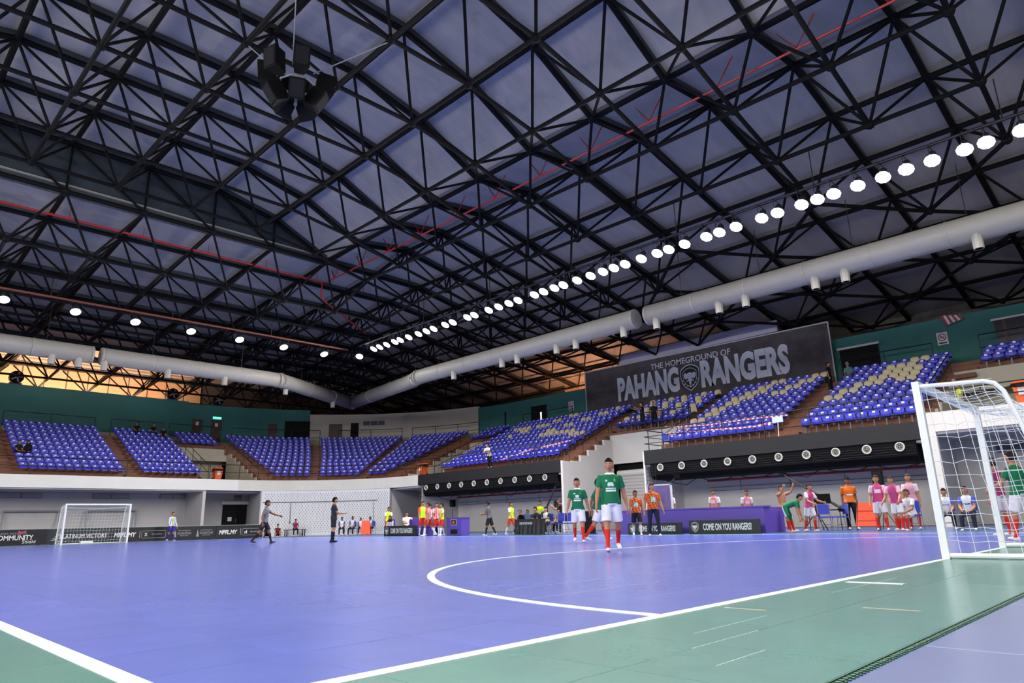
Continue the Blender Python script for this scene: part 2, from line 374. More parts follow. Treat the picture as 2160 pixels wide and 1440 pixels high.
# gaps (gangway mouths) in the stand: cream side walls, lintel and dark opening
def gang(nm, sec, a, b, lab, zpar=4.03):
    mb = MB(); dk = row_d(8)
    strip(mb,sec,a,b,.1,dk+1.2,3.9,zpar)                                     # landing
    strip(mb,sec,a,b,dk-.1,dk-.005,row_z(8)-1.0,row_z(8)-.02)                      # lintel
    for t in (a,b):
        s = .12 if t == a else -.12
        if sec == 'arc': s = -.02 if t == a else .02
        for k in range(8):
            strip(mb,sec,t,t+s,row_d(k),row_d(k)+TREAD+.01,3.9,row_z(k)-.06)
    tag(obj(nm, mb, M_cream), lab, kind='structure')
    mb = MB(); strip(mb,sec,a,b,dk+1.1,dk+1.3,3.9,row_z(8)-.8); tag(obj(nm+'_back', mb, M_cream), 'cream inner wall of the gangway', kind='structure')
gang('wall_far_gangway','far',V1A,V1B,'cream gangway walls in the far stand')
gang('wall_long_gangway','long',V2A,AY+2.7,'cream gangway walls in the long stand by the corner')
gang('wall_goal_gangway','long',B2A,B2B,'cream gangway walls above the bay behind the near goal')
# ---------------------------------------------------------------- upper walls
WT = 11.05; ZW = 7.7
def wall(nm, pts, z0, z1, m, lab, th=.25):
    mb = MB()
    for (x0,y0),(x1,y1) in zip(pts,pts[1:]):
        d = Vector((x1-x0,y1-y0)).normalized(); n_ = Vector((d.y,-d.x))*th
        mb.prism([(x0,y0,z0),(x1,y1,z0),(x1+n_.x,y1+n_.y,z0),(x0+n_.x,y0+n_.y,z0)],(0,0,z1-z0))
    return tag(obj(nm, mb, m), lab, kind='structure')
WD = 11.2
def wa(deg): return SP('arc',math.radians(deg),WD)
wall('wall_far_upper', [(AX,LIPY+WD),(HX0,LIPY+WD)], ZW, 11.35, M_teal, 'dark teal wall behind the far stand')
wall('wall_corner_teal', [wa(a) for a in range(60,91,3)], ZW, 11.2, M_teal, 'dark teal wall at the corner of the stand')
wall('wall_corner_cream', [wa(13)]+[wa(a) for a in range(15,61,3)], ZW, 10.8, M_cream, 'cream wall behind the rounded corner of the stand')
wall('wall_corner_teal_2', [wa(a) for a in (0,3.25,6.5,9.75,13)], ZW, 10.65, M_teal, 'dark teal wall beside the cream corner wall')
wall('wall_long_upper', [(LIPX+WD,E0),(LIPX+WD,AY)], ZW, 10.65, M_teal, 'dark teal wall behind the long stand')
mb = MB(); strip(mb,'far',HX0,AX,WD-.03,WD,7.75,8.25); tag(obj('trim_far', mb, M_cream), 'cream skirting band at the foot of the teal wall', kind='structure')
wall('wall_far_outer', [(HX1,HY1),(HX0,HY1)], -.2, 14.2, mat('outer_grey',(84,80,82),.8,var=.2,scale=1), 'outer wall with tan cladding panels behind the far stand')
wall('wall_long_outer', [(HX1,HY0),(HX1,HY1)], -.2, 13.6, M_foil, 'outer wall lined with wrinkled foil behind the long stand')
wall('wall_near_touch', [(HX0,HY1),(HX0,HY0)], -.2, 16.5, M_grey, 'plain wall behind the near touch line')
wall('wall_near_goal', [(HX0,HY0),(HX1,HY0)], -.2, 16.5, M_grey, 'plain wall behind the near goal line')
# tan cladding panels standing proud of the outer far wall
wo = bpy.data.objects['wall_far_outer']
pm = MB().box((-.72,-.06,0),(.72,-.005,3.2)).mesh('cladding_panel', M_plyw)
for i in range(27): link('cladding_panel', pm, wo, Matrix.Translation((-18+i*1.55,HY1-.0,10.4)))
for i in range(12):
    o = obj('cladding_panel', MB().box((HX1-.07,18.3+i*1.55,9.6),(HX1-.01,19.75+i*1.55,12.4)), M_plyw, bpy.data.objects['wall_long_outer'])
# ---------------------------------------------------------------- roof: deck panels on a double-layer space frame
MOD = 3.37; TX0, TY0 = 1.6, 32.3
tx = lambda i: TX0+MOD*i
ty = lambda j: TY0-MOD*j
UP = [(-5.14,15.95),(-1.77,17.55),(1.6,18.3),(11.71,18.3),(15.08,17.55),(18.45,15.95)]
ZB = [(10.0,16.0),(13.4,15.95),(16.8,15.45),(20.2,14.6),(23.6,13.9),(26.9,13.2),(30.3,12.75),(33.7,12.5),(37.0,12.3),(40.4,12.0),(43.8,11.7)]
def interp(T, x):
    if x <= T[0][0]: return T[0][1]
    for (a,za),(b,zb) in zip(T,T[1:]):
        if x <= b: return za+(zb-za)*(x-a)/(b-a)
    return T[-1][1]
def z_up(x): return interp(UP,x)
def z_low(x,y):
    f = 16.43-.185*(x-21.82) if x > 20 else 99
    if x < -6: f = 16.43+.185*(x+8.5)
    if 17 < x < 20 and y < 33: f = 15.95
    if -6 < x < -4 and y < 33: f = 15.95
    g = 15.85-.07*(y-32.3) if y > 30 else 99
    return min(f,g)
I0, IU0, IU1, I1 = -6, -2, 5, 13
J0, JU, J1 = -9, 0, 10
def zb_at(x,y,up):
    if up: return interp(ZB, x if x > 6.65 else 13.3-x)
    a = interp(ZB, x if x > 6.65 else 13.3-x); b = 15.85-.07*(y-32.3)-2.2 if y > 31 else 99
    return min(a,b)
ceil = empty('ceiling',(0,20,16),kind='structure'); tag(ceil,'grey-violet roof deck panels above the black steel frame')
panels = []; DG = .32
def panel(i,j,zf,mod_m=None):
    g = .003
    x0,x1,y1,y0 = tx(i)+g,tx(i+1)-g,ty(j)-g,ty(j+1)+g
    c = [(x0,y0),(x1,y0),(x1,y1),(x0,y1)]
    zz = [zf(tx(i),ty(j+1)),zf(tx(i+1),ty(j+1)),zf(tx(i+1),ty(j)),zf(tx(i),ty(j))]
    V = [(x,y,z+DG) for (x,y),z in zip(c,zz)]+[(x,y,z+DG+.06) for (x,y),z in zip(c,zz)]
    obj('roof_panel', MB().add(V,[(0,2,1),(0,3,2),(4,5,6,7),(0,1,5,4),(1,2,6,5),(2,3,7,6),(3,0,4,7)]), M_deck, ceil)
top_nodes = {}; chords = []; bots = {}; bch = []; webs = []
def T_(i,j,up):
    x,y = tx(i),ty(j); return Vector((x,y,z_up(x) if up else z_low(x,y)))
def is_up(i,j): return IU0 <= i < IU1 and JU <= j          # cell (i,j) belongs to the raised middle roof
for i in range(I0,I1):
    for j in range(J0,J1):
        up = is_up(i,j); zf = (lambda x,y: z_up(x)) if up else z_low
        panel(i,j,zf)
        if i < -2: continue
        A = [T_(i,j,up),T_(i+1,j,up),T_(i+1,j+1,up),T_(i,j+1,up)]
        x,y = tx(i+.5),ty(j+.5); B = Vector((x,y,zb_at(x,y,up)))
        ring = not up and i > 6 and j > 3                       # outer ring: every second cell has a lower node
        if not ring or (i+j) % 2 == 0:
            bots[(i,j)] = (B,up)
            for p in A: webs.append((p,B))
        for p,q in ((A[0],A[1]),(A[1],A[2]),(A[3],A[2]),(A[0],A[3])):
            key = tuple(sorted((tuple(round(v,2) for v in p),tuple(round(v,2) for v in q))))
            if key not in top_nodes: top_nodes[key] = 1; chords.append((p,q))
for (i,j),(B,up) in bots.items():
    ring = not up and i > 6 and j > 3
    for di,dj in ((1,1),(1,-1)) if ring else ((1,0),(0,1)):
        n = bots.get((i+di,j+dj))
        if n and (n[1] == up or (di == 1 and j >= 0)): bch.append((B,n[0]))
# vertical struts on the step between the raised roof and the lower ring
for i in range(IU0,IU1+1):
    x = tx(i); a = Vector((x,TY0,z_up(x))); b = Vector((x,TY0,z_low(x,TY0)))
    if a.z-b.z > .2: webs.append((a,b))
    if i < IU1: webs.append((a,Vector((tx(i+1),TY0,z_low(tx(i+1),TY0)))))
def share(p,q,r):
    m = (p+q)/2
    if not in_view(m,.85,.6) and not in_view(p,.8,.55) and not in_view(q,.8,.55): return 0
    return (q-p).length*r/max((m-CAM).length,1)**2
truss = empty('roof_truss',(6.65,20,15.9),label='black steel space frame of chords and struts under the hall roof',cat='roof truss')
unit = MB().cyl((0,0,0),(0,0,1),1,7).mesh('steel_bar', M_steel)
def bar_matrix(p,q,r):
    d = q-p; L = d.length; zq = d.to_track_quat('Z','Y').to_matrix().to_4x4()
    return Matrix.Translation(p) @ zq @ Matrix.Diagonal((r,r,L,1))
for nm,lst,r in (('top_chord',chords,.115),('bottom_chord',bch,.085),('web_strut',webs,.058)):
    lst = sorted(lst, key=lambda s: -share(s[0],s[1],r))
    big = [s for s in lst[:300]]
    for p,q in big:
        o = link(nm, unit, truss); o.matrix_parent_inverse = truss.matrix_basis.inverted(); o.matrix_basis = bar_matrix(p,q,r)
    mb = MB()
    for p,q in lst[300:]: mb.tube([p,q],r,6)
    if lst[300:]: tag(obj('far_'+nm, mb, M_steel, truss), kind='stuff')
# node balls where the bars meet
nb = MB().lathe([(.04,-.17),(.15,-.1),(.18,0),(.15,.1),(.04,.17)],8).mesh('frame_node', M_steel)
nodes = set()
for p,q in chords+bch:
    for v in (p,q): nodes.add(tuple(round(c,2) for c in v))
nodes = sorted(nodes, key=lambda v: (0 if in_view(v) else 1e4)+(Vector(v)-CAM).length)
for v in nodes[:220]:
    o = link('frame_node', nb, truss); o.matrix_parent_inverse = truss.matrix_basis.inverted(); o.matrix_basis = Matrix.Translation(v)
# purlins under the deck
pl = empty('beam_purlins',(6.65,20,16.3),kind='structure'); tag(pl,'grey purlins between frame and roof deck')
for j in range(J0,J1+1):
    y = ty(j)
    for i in range(-3,I1):
        up = is_up(i,j) or is_up(i,j-1); zf = (lambda x,yy: z_up(x)) if up else z_low
        a,b = Vector((tx(i),y,zf(tx(i),y)+.2)),Vector((tx(i+1),y,zf(tx(i+1),y)+.2))
        if not in_view((a+b)/2,.9,.62): continue
        obj('purlin', MB().prism([a+Vector((0,-.08,-.1)),a+Vector((0,.08,-.1)),a+Vector((0,.08,.12)),a+Vector((0,-.08,.12))], b-a), M_purlin, pl)
# gable infill of the step
mb = MB(); P = [(x,TY0+.12,z+.35) for x,z in UP]; mb.prism(P+[(18.45,TY0+.12,15.7),(-5.14,TY0+.12,15.7)],(0,.08,0))
tag(obj('wall_roof_step', mb, mat('step_sheet',(58,66,70),.6,var=.25,scale=1.5)), 'dark sheeted upright step between raised roof and lower roof', kind='structure')
# ---------------------------------------------------------------- red pipes under the roof
def pipe_thing(nm,pts,lab,brackets):
    t = empty(nm,pts[0],label=lab,cat='pipe')
    obj('pipe_run', MB().tube(pts,.045,8), M_red, t)
    for p in brackets:
        p = Vector(p); dx = p[3:] if len(p) > 3 else None
        obj('pipe_hanger', MB().tube([p+Vector((0,-.75,.95)),p,p+Vector((0,.55,.95)),p+Vector((0,-.05,.05))],.025,5), M_red, t)
pipe_thing('sprinkler_pipe',[(19.7,34.5,15.5),(19.7,-6,15.5)],'red pipe running along the roof above the long stand',[(19.7,33.5-2.9*k,15.5) for k in range(13)])
t = empty('sprinkler_pipe',(2,34.6,15.5),label='red pipe along the roof above the far stand, dropping at its end',cat='pipe')
obj('pipe_run', MB().tube([(-6,34.6,15.5),(19.5,34.6,15.5),(19.5,34.6,14.4),(24.5,37.2,13.6)],.06,8), M_red, t)
for k in range(7): obj('pipe_hanger', MB().tube([(1.5+3.37*k,34.6,15.5),(2.3+3.37*k,34.6,16.5),(2.3+3.37*k,34.6,15.5)],.025,5), M_red, t)
# ---------------------------------------------------------------- air ducts
def arc_pts(pts, n=6, rad=1.2):
    out = [Vector(pts[0])]
    for a,b,c in zip(pts,pts[1:],pts[2:]):
        a,b,c = map(Vector,(a,b,c)); u = (a-b).normalized()*rad; v = (c-b).normalized()*rad
        for i in range(n+1):
            s = i/n; out.append((b+u)*(1-s)**2+b*2*s*(1-s)+(b+v)*s*s)
    out.append(Vector(pts[-1])); return out
def duct(pts, outs, lab, capped=True):
    t = empty('air_duct',pts[0],label=lab,cat='air duct')
    P = arc_pts(pts) if len(pts) > 2 else [Vector(p) for p in pts]
    body = MB().tube(P,.5,20); b = obj('duct_body', body, M_duct, t, smooth=False)
    for f in b.data.polygons: f.use_smooth = len(f.vertices) == 4
    for p,q in zip(pts,pts[1:]):
        p,q = Vector(p),Vector(q); L = (q-p).length; d = (q-p)/L; k = max(1,int(L/2.6))
        for i in range(k+1):
            c = p+d*(.08+(L-.16)*i/k); obj('duct_collar', MB().cyl(c-d*.04,c+d*.04,.515,20), M_duct, t)
    for o in outs:
        o = Vector(o); mb = MB(); mb.tube([o+Vector((0,0,.35)),o+Vector((0,0,-.22))],[.19,.17],10); mb.tube([o+Vector((0,0,-.22)),o+Vector((0,0,-.2))],.13,10)
        obj('duct_outlet', mb, M_duct, t)
    hg = []
    for p,q in zip(pts,pts[1:]):
        p,q = Vector(p),Vector(q); k = max(1,int((q-p).length/4))
        for i in range(k): c = p+(q-p)*(i+.5)/k; hg.append(c)
    for c in hg: obj('hanger_rod', MB().cyl(c+Vector((0,0,.5)),(c.x,c.y,zb_at(c.x,c.y,False)+.05),.015,5), M_rail, t)
    return t
duct([(29.35,46.2,10.5),(27.9,36.2,10.5),(27.4,35,10.5),(27.4,16.7,10.5)],[(27.2,y,9.85) for y in (30.9,26.4,25.1,22.0,20.6,17.4)],'long white round air duct meeting another at the corner of the hall')
duct([(27.4,16.0,10.5),(27.4,-8,10.5)],[(27.2,y,9.85) for y in (15.4,12.0,10.7,7.6,6.4,1.8)],'white round air duct hanging in front of the big dark banner')
duct([(9.5,41.7,10.5),(20.6,41.7,10.5),(29.6,46.8,10.5)],[(9.7,41.5,9.85),(13.2,41.5,9.85),(16.7,41.5,9.85),(21.3,42.2,9.85),(26.7,45.0,9.85)],'white round air duct bending towards the corner above the far stand')
duct([(-14,41.7,10.5),(9.1,41.7,10.5)],[(7.1,41.5,9.85),(8.4,41.5,9.85),(2,41.5,9.85)],'white round air duct ending at a gap above the far stand')
# ---------------------------------------------------------------- flood lamps on their bars
M_lens = mat('lamp_lens',(255,250,244),.3,emit=LAMP_W); M_lens.node_tree.nodes['Principled BSDF'].inputs['Emission Color'].default_value = (1.0,.965,.93,1)
M_lens2 = mat('lamp_lens_far',(250,255,246),.3,emit=LAMP_W*.8); M_lens2.node_tree.nodes['Principled BSDF'].inputs['Emission Color'].default_value = (.95,1.0,.93,1)
M_hous = mat('lamp_housing',(60,60,64),.4,metal=.6)
def lamp_meshes(m):
    h = MB().lathe([(.05,.42),(.12,.40),(.14,.26),(.26,.02),(.27,-.02)],14)
    l = MB().add([(.25*math.cos(2*PI*j/10),.25*math.sin(2*PI*j/10),-.025) for j in range(10)],[tuple(range(9,-1,-1))])
    y = MB().tube([(-.28,0,.1),(-.28,0,.48),(.28,0,.48),(.28,0,.1)],.015,5)
    return h.mesh('lamp_hood',M_hous), l.mesh('lens',m), y.mesh('yoke',M_hous)
LM = {1:lamp_meshes(M_lens), 2:lamp_meshes(M_lens2)}
def flood(loc, tilt_dir, tilt, kind, lab, grp):
    t = empty('flood_lamp',loc,label=lab,cat='flood lamp',group=grp)
    R = Matrix.Rotation(tilt,4,Vector((-tilt_dir[1],tilt_dir[0],0)))     # lean the hood so that its lens looks down and towards tilt_dir
    for nm,me in zip(('hood','lens','yoke'),LM[kind]):
        o = link(nm, me, t); o.matrix_basis = R if nm != 'yoke' else Matrix.Identity(4)
    if grp.startswith('flood lamps above') or grp.startswith('flood lamps behind'): pass
    return t
LY = [35.4,34.7,33.9,33.0,32.4,31.5,30.5,29.7,29.0,27.9,27.2,25.9,25.3,24.1,23.3,22.5,21.8,20.6,19.95,19.2,18.6,17.7,16.85,16.1,15.45,14.8,13.9,13.05,12.45,11.65,10.6,10.0,9.25,8.15,7.5,6.55,5.95,5.35,4.5,3.65,2.9,2.1,1.15,.55,-.4,-1.3,-2.2]
for n,y in enumerate(LY):
    flood((24,y,12.05),(-1,0),-.55,1,f'{ORD[n]} bright flood lamp from the corner in the long lamp row','flood lamps in the long row')
lt = empty('lamp_bar',(24,16,12.6),label='steel bar carrying the long row of flood lamps',cat='lamp bar')
obj('bar_tube', MB().tube([(24,36.5,12.62),(24,-8,12.62)],.06,8), M_rail, lt)
for y in range(-6,37,6): obj('bar_hanger', MB().cyl((24,y,12.6),(24,y,zb_at(24,y,False)+.3),.02,5), M_rail, lt)
LX = [1.0,4.1,7.2,10.1,13.1,16.0,18.9,21.8]
for n,x in enumerate(LX[1:]):
    flood((x,38,11.85),(0,-1),-.55,2,f'{ORD[6-n]} greenish flood lamp from the corner in the short lamp row','flood lamps in the short row')
flood((24.3,37.6,12.0),(-.7,-.7),-.55,1,'single flood lamp at the corner between both lamp rows','flood lamps in the long row')
lt = empty('lamp_bar',(12,38,12.4),label='reddish steel bar carrying the short row of flood lamps',cat='lamp bar')
obj('bar_tube', MB().tube([(-8,38,12.42),(23.6,38,12.42)],.06,8), mat('bar_rust',(120,62,44),.5), lt)
for x in range(-6,25,6): obj('bar_hanger', MB().cyl((x,38,12.4),(x,38,zb_at(x,38,False)+.3),.02,5), M_rail, lt)
# unseen lamp rows added by symmetry, tilted to brighten walls, heights staggered to blur shadows
for n in range(47): flood((-10.7,35-n,8.2+6.4*((n*.618)%1)),(1,0),-1.0,1,f'{ORD[n]} unseen flood lamp added above the near touch line','flood lamps above the near touch line')
for n in range(10): flood((-6+3.0*n,-13,11.85),(0,1),-1.0,2,f'{ORD[n]} unseen flood lamp added behind the near goal','flood lamps behind the near goal')
# ---------------------------------------------------------------- unseen warm lamps, added to make the glow above the stand walls
M_warm = mat('glow_lamp',(255,198,156),.4,emit=CONCOURSE_W)
for n in range(7):
    t = empty('glow_lamp',(-3+n*3.2,60.2,9.0),label=f'{ORD[n]} unseen warm glow lamp added behind the far stand',cat='lamp',group='added glow lamps')
    obj('tube', MB().box((-4.2+n*3.2,60.0,9.0),(-1.8+n*3.2,60.4,9.06)), M_warm, t); obj('lamp_tray', MB().box((-4.3+n*3.2,59.95,8.9),(-1.7+n*3.2,60.45,8.99)), M_white, t); obj('lamp_post', MB().cyl((-3+n*3.2,60.2,-.012),(-3+n*3.2,60.2,8.92),.04,6), M_white, t)
M_warm = mat('glow_lamp_soft',(255,176,124),.4,emit=CONCOURSE_W*.4)  # unseen pair added for the weaker warm glow behind the long stand
for n in range(2):
    t = empty('glow_lamp',(43.4,30+n*4,8.6),label=f'{ORD[n]} unseen warm glow lamp added behind the long stand',cat='lamp',group='added glow lamps')
    obj('tube', MB().box((43.2,29+n*4,8.6),(43.6,31+n*4,8.66)), M_warm, t); obj('lamp_tray', MB().box((43.15,28.9+n*4,8.5),(43.65,31.1+n*4,8.59)), M_white, t); obj('lamp_post', MB().cyl((43.4,30+n*4,-.012),(43.4,30+n*4,8.52),.04,6), M_white, t)
# ---------------------------------------------------------------- stadium seats
M_seat  = mat('seat_blue',(58,62,196),.32,spec=.5)
M_seatc = mat('seat_cream',(214,198,160),.35,spec=.5)
M_plate = mat('number_plate',(238,238,244),.35)
M_brkt  = mat('seat_bracket',(112,112,116),.5,metal=.5)
def seat_shell():
    """moulded back: curved sheet with a waisted, rounded top; faces -Y"""
    mb = MB(); W = [(-1,0),(-.93,1),(-.62,2),(0,2.4),(.62,2),(.93,1),(1,0)]
    prof = [(.37,.42,.205,.0),(.345,.47,.215,.02),(.335,.56,.222,.03),(.34,.66,.215,.035),(.35,.74,.195,.03),(.358,.78,.15,.02)]
    n = 7; V = []
    for side in (0,1):
        for (y,z,hw,cv) in prof:
            for i in range(n):
                u = -1+2*i/(n-1); V.append((hw*u, y-.20-cv*u*u*1.6+(.016 if side else 0), z-.03*abs(u)**3*(1 if z > .7 else 0)))
    F = []; R = len(prof)
    for r in range(R-1):
        for i in range(n-1):
            a = r*n+i; F.append((a,a+1,a+1+n,a+n)); b = a+R*n; F.append((b,b+n,b+n+1,b+1))
    o = R*n
    for i in range(n-1): F.append((i,i+o,i+1+o,i+1)); t = (R-1)*n+i; F.append((t,t+1,t+1+o,t+o))
    for r in range(R-1): a = r*n; F.append((a,a+n,a+n+o,a+o)); b = a+n-1; F.append((b,b+o,b+n+o,b+n))
    return mb.add(V,F)
def seat_pan():
    mb = MB(); n = 7; prof = [(-.25,.395,.17),(-.245,.435,.20),(-.12,.42,.215),(.05,.405,.215),(.15,.42,.21)]
    V = []
    for side in (0,1):
        for (y,z,hw) in prof:
            for i in range(n):
                u = -1+2*i/(n-1); V.append((hw*u,y,z+.025*u*u-(.02 if side else 0)))
    F = []; R = len(prof); o = R*n
    for r in range(R-1):
        for i in range(n-1):
            a = r*n+i; F.append((a,a+1,a+1+n,a+n)); b = a+o; F.append((b,b+n,b+n+1,b+1))
    for i in range(n-1): F.append((i,i+o,i+1+o,i+1)); t = (R-1)*n+i; F.append((t,t+1,t+1+o,t+o))
    for r in range(R-1): a = r*n; F.append((a,a+n,a+n+o,a+o)); b = a+n-1; F.append((b,b+o,b+n+o,b+n))
    return mb.add(V,F)
def seat_plate(): return MB().box((-.062,.112,.655),(.062,.128,.735))
def seat_leg():
    mb = MB(); mb.box((-.03,-.02,0),(.03,.04,.40)); mb.box((-.16,-.03,.36),(.16,.03,.385)); return mb.box((-.06,-.08,0),(.06,.1,.012))
SEAT = {}
for c,m in (('blue',M_seat),('cream',M_seatc)):
    SEAT[c] = [('backrest',seat_shell().mesh('seat_back_'+c,m,True)),('seat_pan',seat_pan().mesh('seat_pan_'+c,m,True)),('number_plate',seat_plate().mesh('number_plate',M_plate)),('support_leg',seat_leg().mesh('support_leg',M_brkt))]
SP_W = .49
seats = []          # (location, angle, colour, label data)
def cream_at(block,k,i,n):
    if block == 'E1': return (k in (3,4) and i in (0,1,2) and k-i in (2,3)) or (5 <= k <= 8 and (i-(k-5)) in (1,2)) or (k >= 7 and (i-k) in (-5,-4,0,1))
    if block == 'E2': return (k >= 4 and (i-(k-4)) in (0,1)) or (k >= 6 and i in (4,5,6,7) and (i+k) % 5 != 1 and k < 10)
    if block == 'D':  return (k == 5 and 12 <= i <= 18) or (k >= 6 and (i-2*k) % 9 in (0,1) and i > 3 and i < 21) or (k == 4 and 19 <= i <= 21) or (k == 8 and i in (2,3,4,5,9))
    if block == 'B1': return (k+2*i) % 5 in (0,1) and k > 5
    return False
def add_row(block,name,sec,k,a,b,side):
    d = row_d(k)+.42; z = row_z(k)
    if sec == 'arc': L = abs(b-a)*(AR+d)
    else: L = abs(b-a)
    n = max(0,int(L/SP_W+.25)); 
    for i in range(n):
        s = (i+.5)/n if sec == 'arc' else None
        t = a+(b-a)*s if sec == 'arc' else (a+(b-a)/abs(b-a)*(SP_W*(i+.5)+(L-n*SP_W)/2))
        x,y = SP(sec,t,d)
        rz = {'far':0,'long':-PI/2}.get(sec, t-PI/2 if sec == 'arc' else 0)
        seats.append(dict(loc=Vector((x,y,z)),rz=rz,col='cream' if cream_at(block,k,i,n) else 'blue',row=k,idx=i,block=block,name=name))
SKIP = set()
for k in range(ROWS):
    d = row_d(k)+.42
    add_row('F0','the far stand block at the picture edge','far',k,2.1,6.1,0)
    add_row('F1','the wide far stand block','far',k,7.5,13.4,0)
    add_row('F2','the far stand block beside the gangway','far',k,14.5,18.35,0)
    if k >= 8: add_row('F3','the short far block above the gangway','far',k,18.8,22.1,0)
    add_row('C1','the corner block next to the far gangway','arc',k,ang_x(23.65-.06*k,d),math.radians(57.2+.24*k),0)
    add_row('C2','the corner block between two aisles','arc',k,math.radians(53.5+.33*k),math.radians(35.2-.18*k),0)
    add_row('C3','the corner block before the long stand','arc',k,math.radians(32.2-.15*k),ang_y(42.2,d),0)
    if k >= 8: add_row('D0','the short block above the corner gangway','long',k,40.6,37.4,0)
    add_row('D','the long block with the red-white tape','long',k,36.5,25.3,0)
    if k >= 5: add_row('B1','the short block above the deep bay','long',k,23.8,18.4,0)
    add_row('E1','the block below the banner','long',k,17.6,11.7,0)
    add_row('E2','the block behind the near goal','long',k,10.5,5.5,0)
    if k >= 8: add_row('B2','the short block above the goal bay','long',k,4.2,-.8,0)
def seat_size(s):
    p = s['loc']+Vector((0,0,.5))
    return 1/(p-CAM).length if in_view(p,.76,.51) else 0
seats.sort(key=lambda s: -seat_size(s))
sm = MB()
for n,s in enumerate(seats):
    M = Matrix.Translation(s['loc']) @ Matrix.Rotation(s['rz'],4,'Z')
    if n < 300:
        t = empty('stadium_seat', s['loc'], s['rz'], f"{s['col']} plastic seat, {ORD[s['idx']]} in row {['one','two','three','four','five','six','seven','eight','nine','ten','eleven'][s['row']]} of {s['name']}", 'seat', 'seats in '+s['name'][4:])
        for nm,me in SEAT[s['col']]:
            if nm == 'number_plate' and s['col'] == 'cream': continue
            link(nm, me, t)
    else:
        for nm,me in SEAT[s['col']]:
            if nm == 'number_plate' and s['col'] == 'cream': continue
            mi = {'number_plate':2,'support_leg':3}.get(nm, 0 if s['col'] == 'blue' else 1)
            if nm == 'support_leg' and (s['loc']-CAM).length > 45: continue
            sm.add([M @ v.co for v in me.vertices],[tuple(p.vertices) for p in me.polygons],mi)
tag(obj('far_stadium_seats', sm, [M_seat,M_seatc,M_plate,M_brkt], smooth=False), 'rows of blue and cream plastic seats filling the far and corner stands', 'seats', kind='stuff')
# ---------------------------------------------------------------- aisle steps
def aisle(sec,a,b,par,k0=0,k1=ROWS,tw=None):
    for k in range(k0,k1):
        d0 = row_d(k); z = row_z(k)
        aa,bb = (a,b) if tw is None else tw(d0)
        mb = MB(); strip(mb,sec,aa,bb,d0-.4,d0,z-RISE-.02,z-RISE/2)
        obj('aisle_step', mb, M_brown2, par)
aisle('far',6.25,7.35,far_stand); aisle('far',13.5,14.4,far_stand)
aisle('far',18.4-.0,18.5,far_stand)
aisle('arc',0,0,arc_stand,tw=lambda d: (math.radians(53.7+.33*(d-.9)/.8),math.radians(57+.24*(d-.9)/.8))); aisle('arc',0,0,arc_stand,tw=lambda d: (math.radians(32.5-.15*(d-.9)/.8),math.radians(34.9-.18*(d-.9)/.8)))
aisle('long',24.05,25.2,long_stand); aisle('long',10.55,11.6,long_stand); aisle('long',4.3,5.4,long_stand,8)
for k in range(8):
    d0 = row_d(k); mb = MB(); strip(mb,'arc',ang_x(23.6-.06*k,d0),ang_x(22.8,d0),d0-.4,d0,row_z(k)-RISE-.02,row_z(k)-RISE/2); obj('aisle_step',mb,M_brown2,arc_stand)
    mb = MB(); strip(mb,'arc',ang_y(41.05,d0),ang_y(42.1,d0),d0-.4,d0,row_z(k)-RISE-.02,row_z(k)-RISE/2); obj('aisle_step',mb,M_brown2,arc_stand)
# ---------------------------------------------------------------- guard rails
def rail(name, pts, lab, h=1.0, mids=1, step=2.0, r=.028, m=None, posts=True):
    """pts: floor-level polyline; rail h above it"""
    m = m or M_rail; t = empty(name, pts[0], label=lab, cat='railing'); up = Vector((0,0,1))
    P = [Vector(p) for p in pts]
    obj('top_rail', MB().tube([p+up*h for p in P],r,6), m, t)
    for q in range(mids): obj('mid_rail', MB().tube([p+up*h*(q+1)/(mids+1) for p in P],r*.75,5), m, t)
    if posts:
        L = [0]
        for a,b in zip(P,P[1:]): L.append(L[-1]+(b-a).length)
        n = max(1,round(L[-1]/step))
        for i in range(n+1):
            s = L[-1]*i/n
            for j in range(len(P)-1):
                if s <= L[j+1]+1e-6:
                    c = P[j]+(P[j+1]-P[j])*((s-L[j])/max(L[j+1]-L[j],1e-6)); break
            obj('post', MB().cyl(c,c+up*h,r*.9,6), m, t)
    return t
lz = 4.03
rail('guard_rail',[(HX0,LIPY+.25,lz),(18.5,LIPY+.25,lz)],'black guard rail along the front of the far stand',1.08,1,2.6)
rail('guard_rail',[(18.6,LIPY+.25,lz)]+[(*SP('arc',math.radians(a),.25),lz) for a in (90,84,78,72,66,60,54,48,42,36,30,24,18,12,6,0)]+[(LIPX+.25,37.6,lz)],'black guard rail curving round the corner stand',1.08,1,2.2)
rail('guard_rail',[(LIPX+.25,37.4,lz),(LIPX+.25,24.1,lz)],'black guard rail above the black fascia with nozzles by the corner',1.08,1,2.2)
rail('guard_rail',[(LIPX+2.0,B1A+.05,lz),(LIPX+.15,B1A+.05,lz),(LIPX+.15,5.3,lz)],'black guard rail in front of the seats below the banner',1.08,2,2.1)
rail('guard_rail',[(LIPX+.25,5.1,4.3),(LIPX+.25,-1,4.3)],'black guard rail above the bay behind the near goal',.85,1,2.1)
ZW0 = row_z(10)+.1
for n,(a,b,w) in enumerate(((7.6,13.4,'wide far block'),(14.5,18.4,'far block beside the gangway'),(18.8,22.4,'far gangway block'),(-2,6.1,'far block at the picture edge'))):
    rail('back_rail',[(a,LIPY+9.95,ZW0),(b,LIPY+9.95,ZW0)],'black rail behind the top row of the '+w,1.35,1,2.4,.03)
rail('back_rail',[(*SP('arc',math.radians(a),9.95),ZW0) for a in (80,72,64,57)],'black rail behind the top row of the corner block at the gangway',1.35,1,2.4,.03)
rail('back_rail',[(*SP('arc',math.radians(a),9.95),ZW0) for a in (52,46,40,34)],'black rail behind the top row between the two corner aisles',1.35,1,2.4,.03)
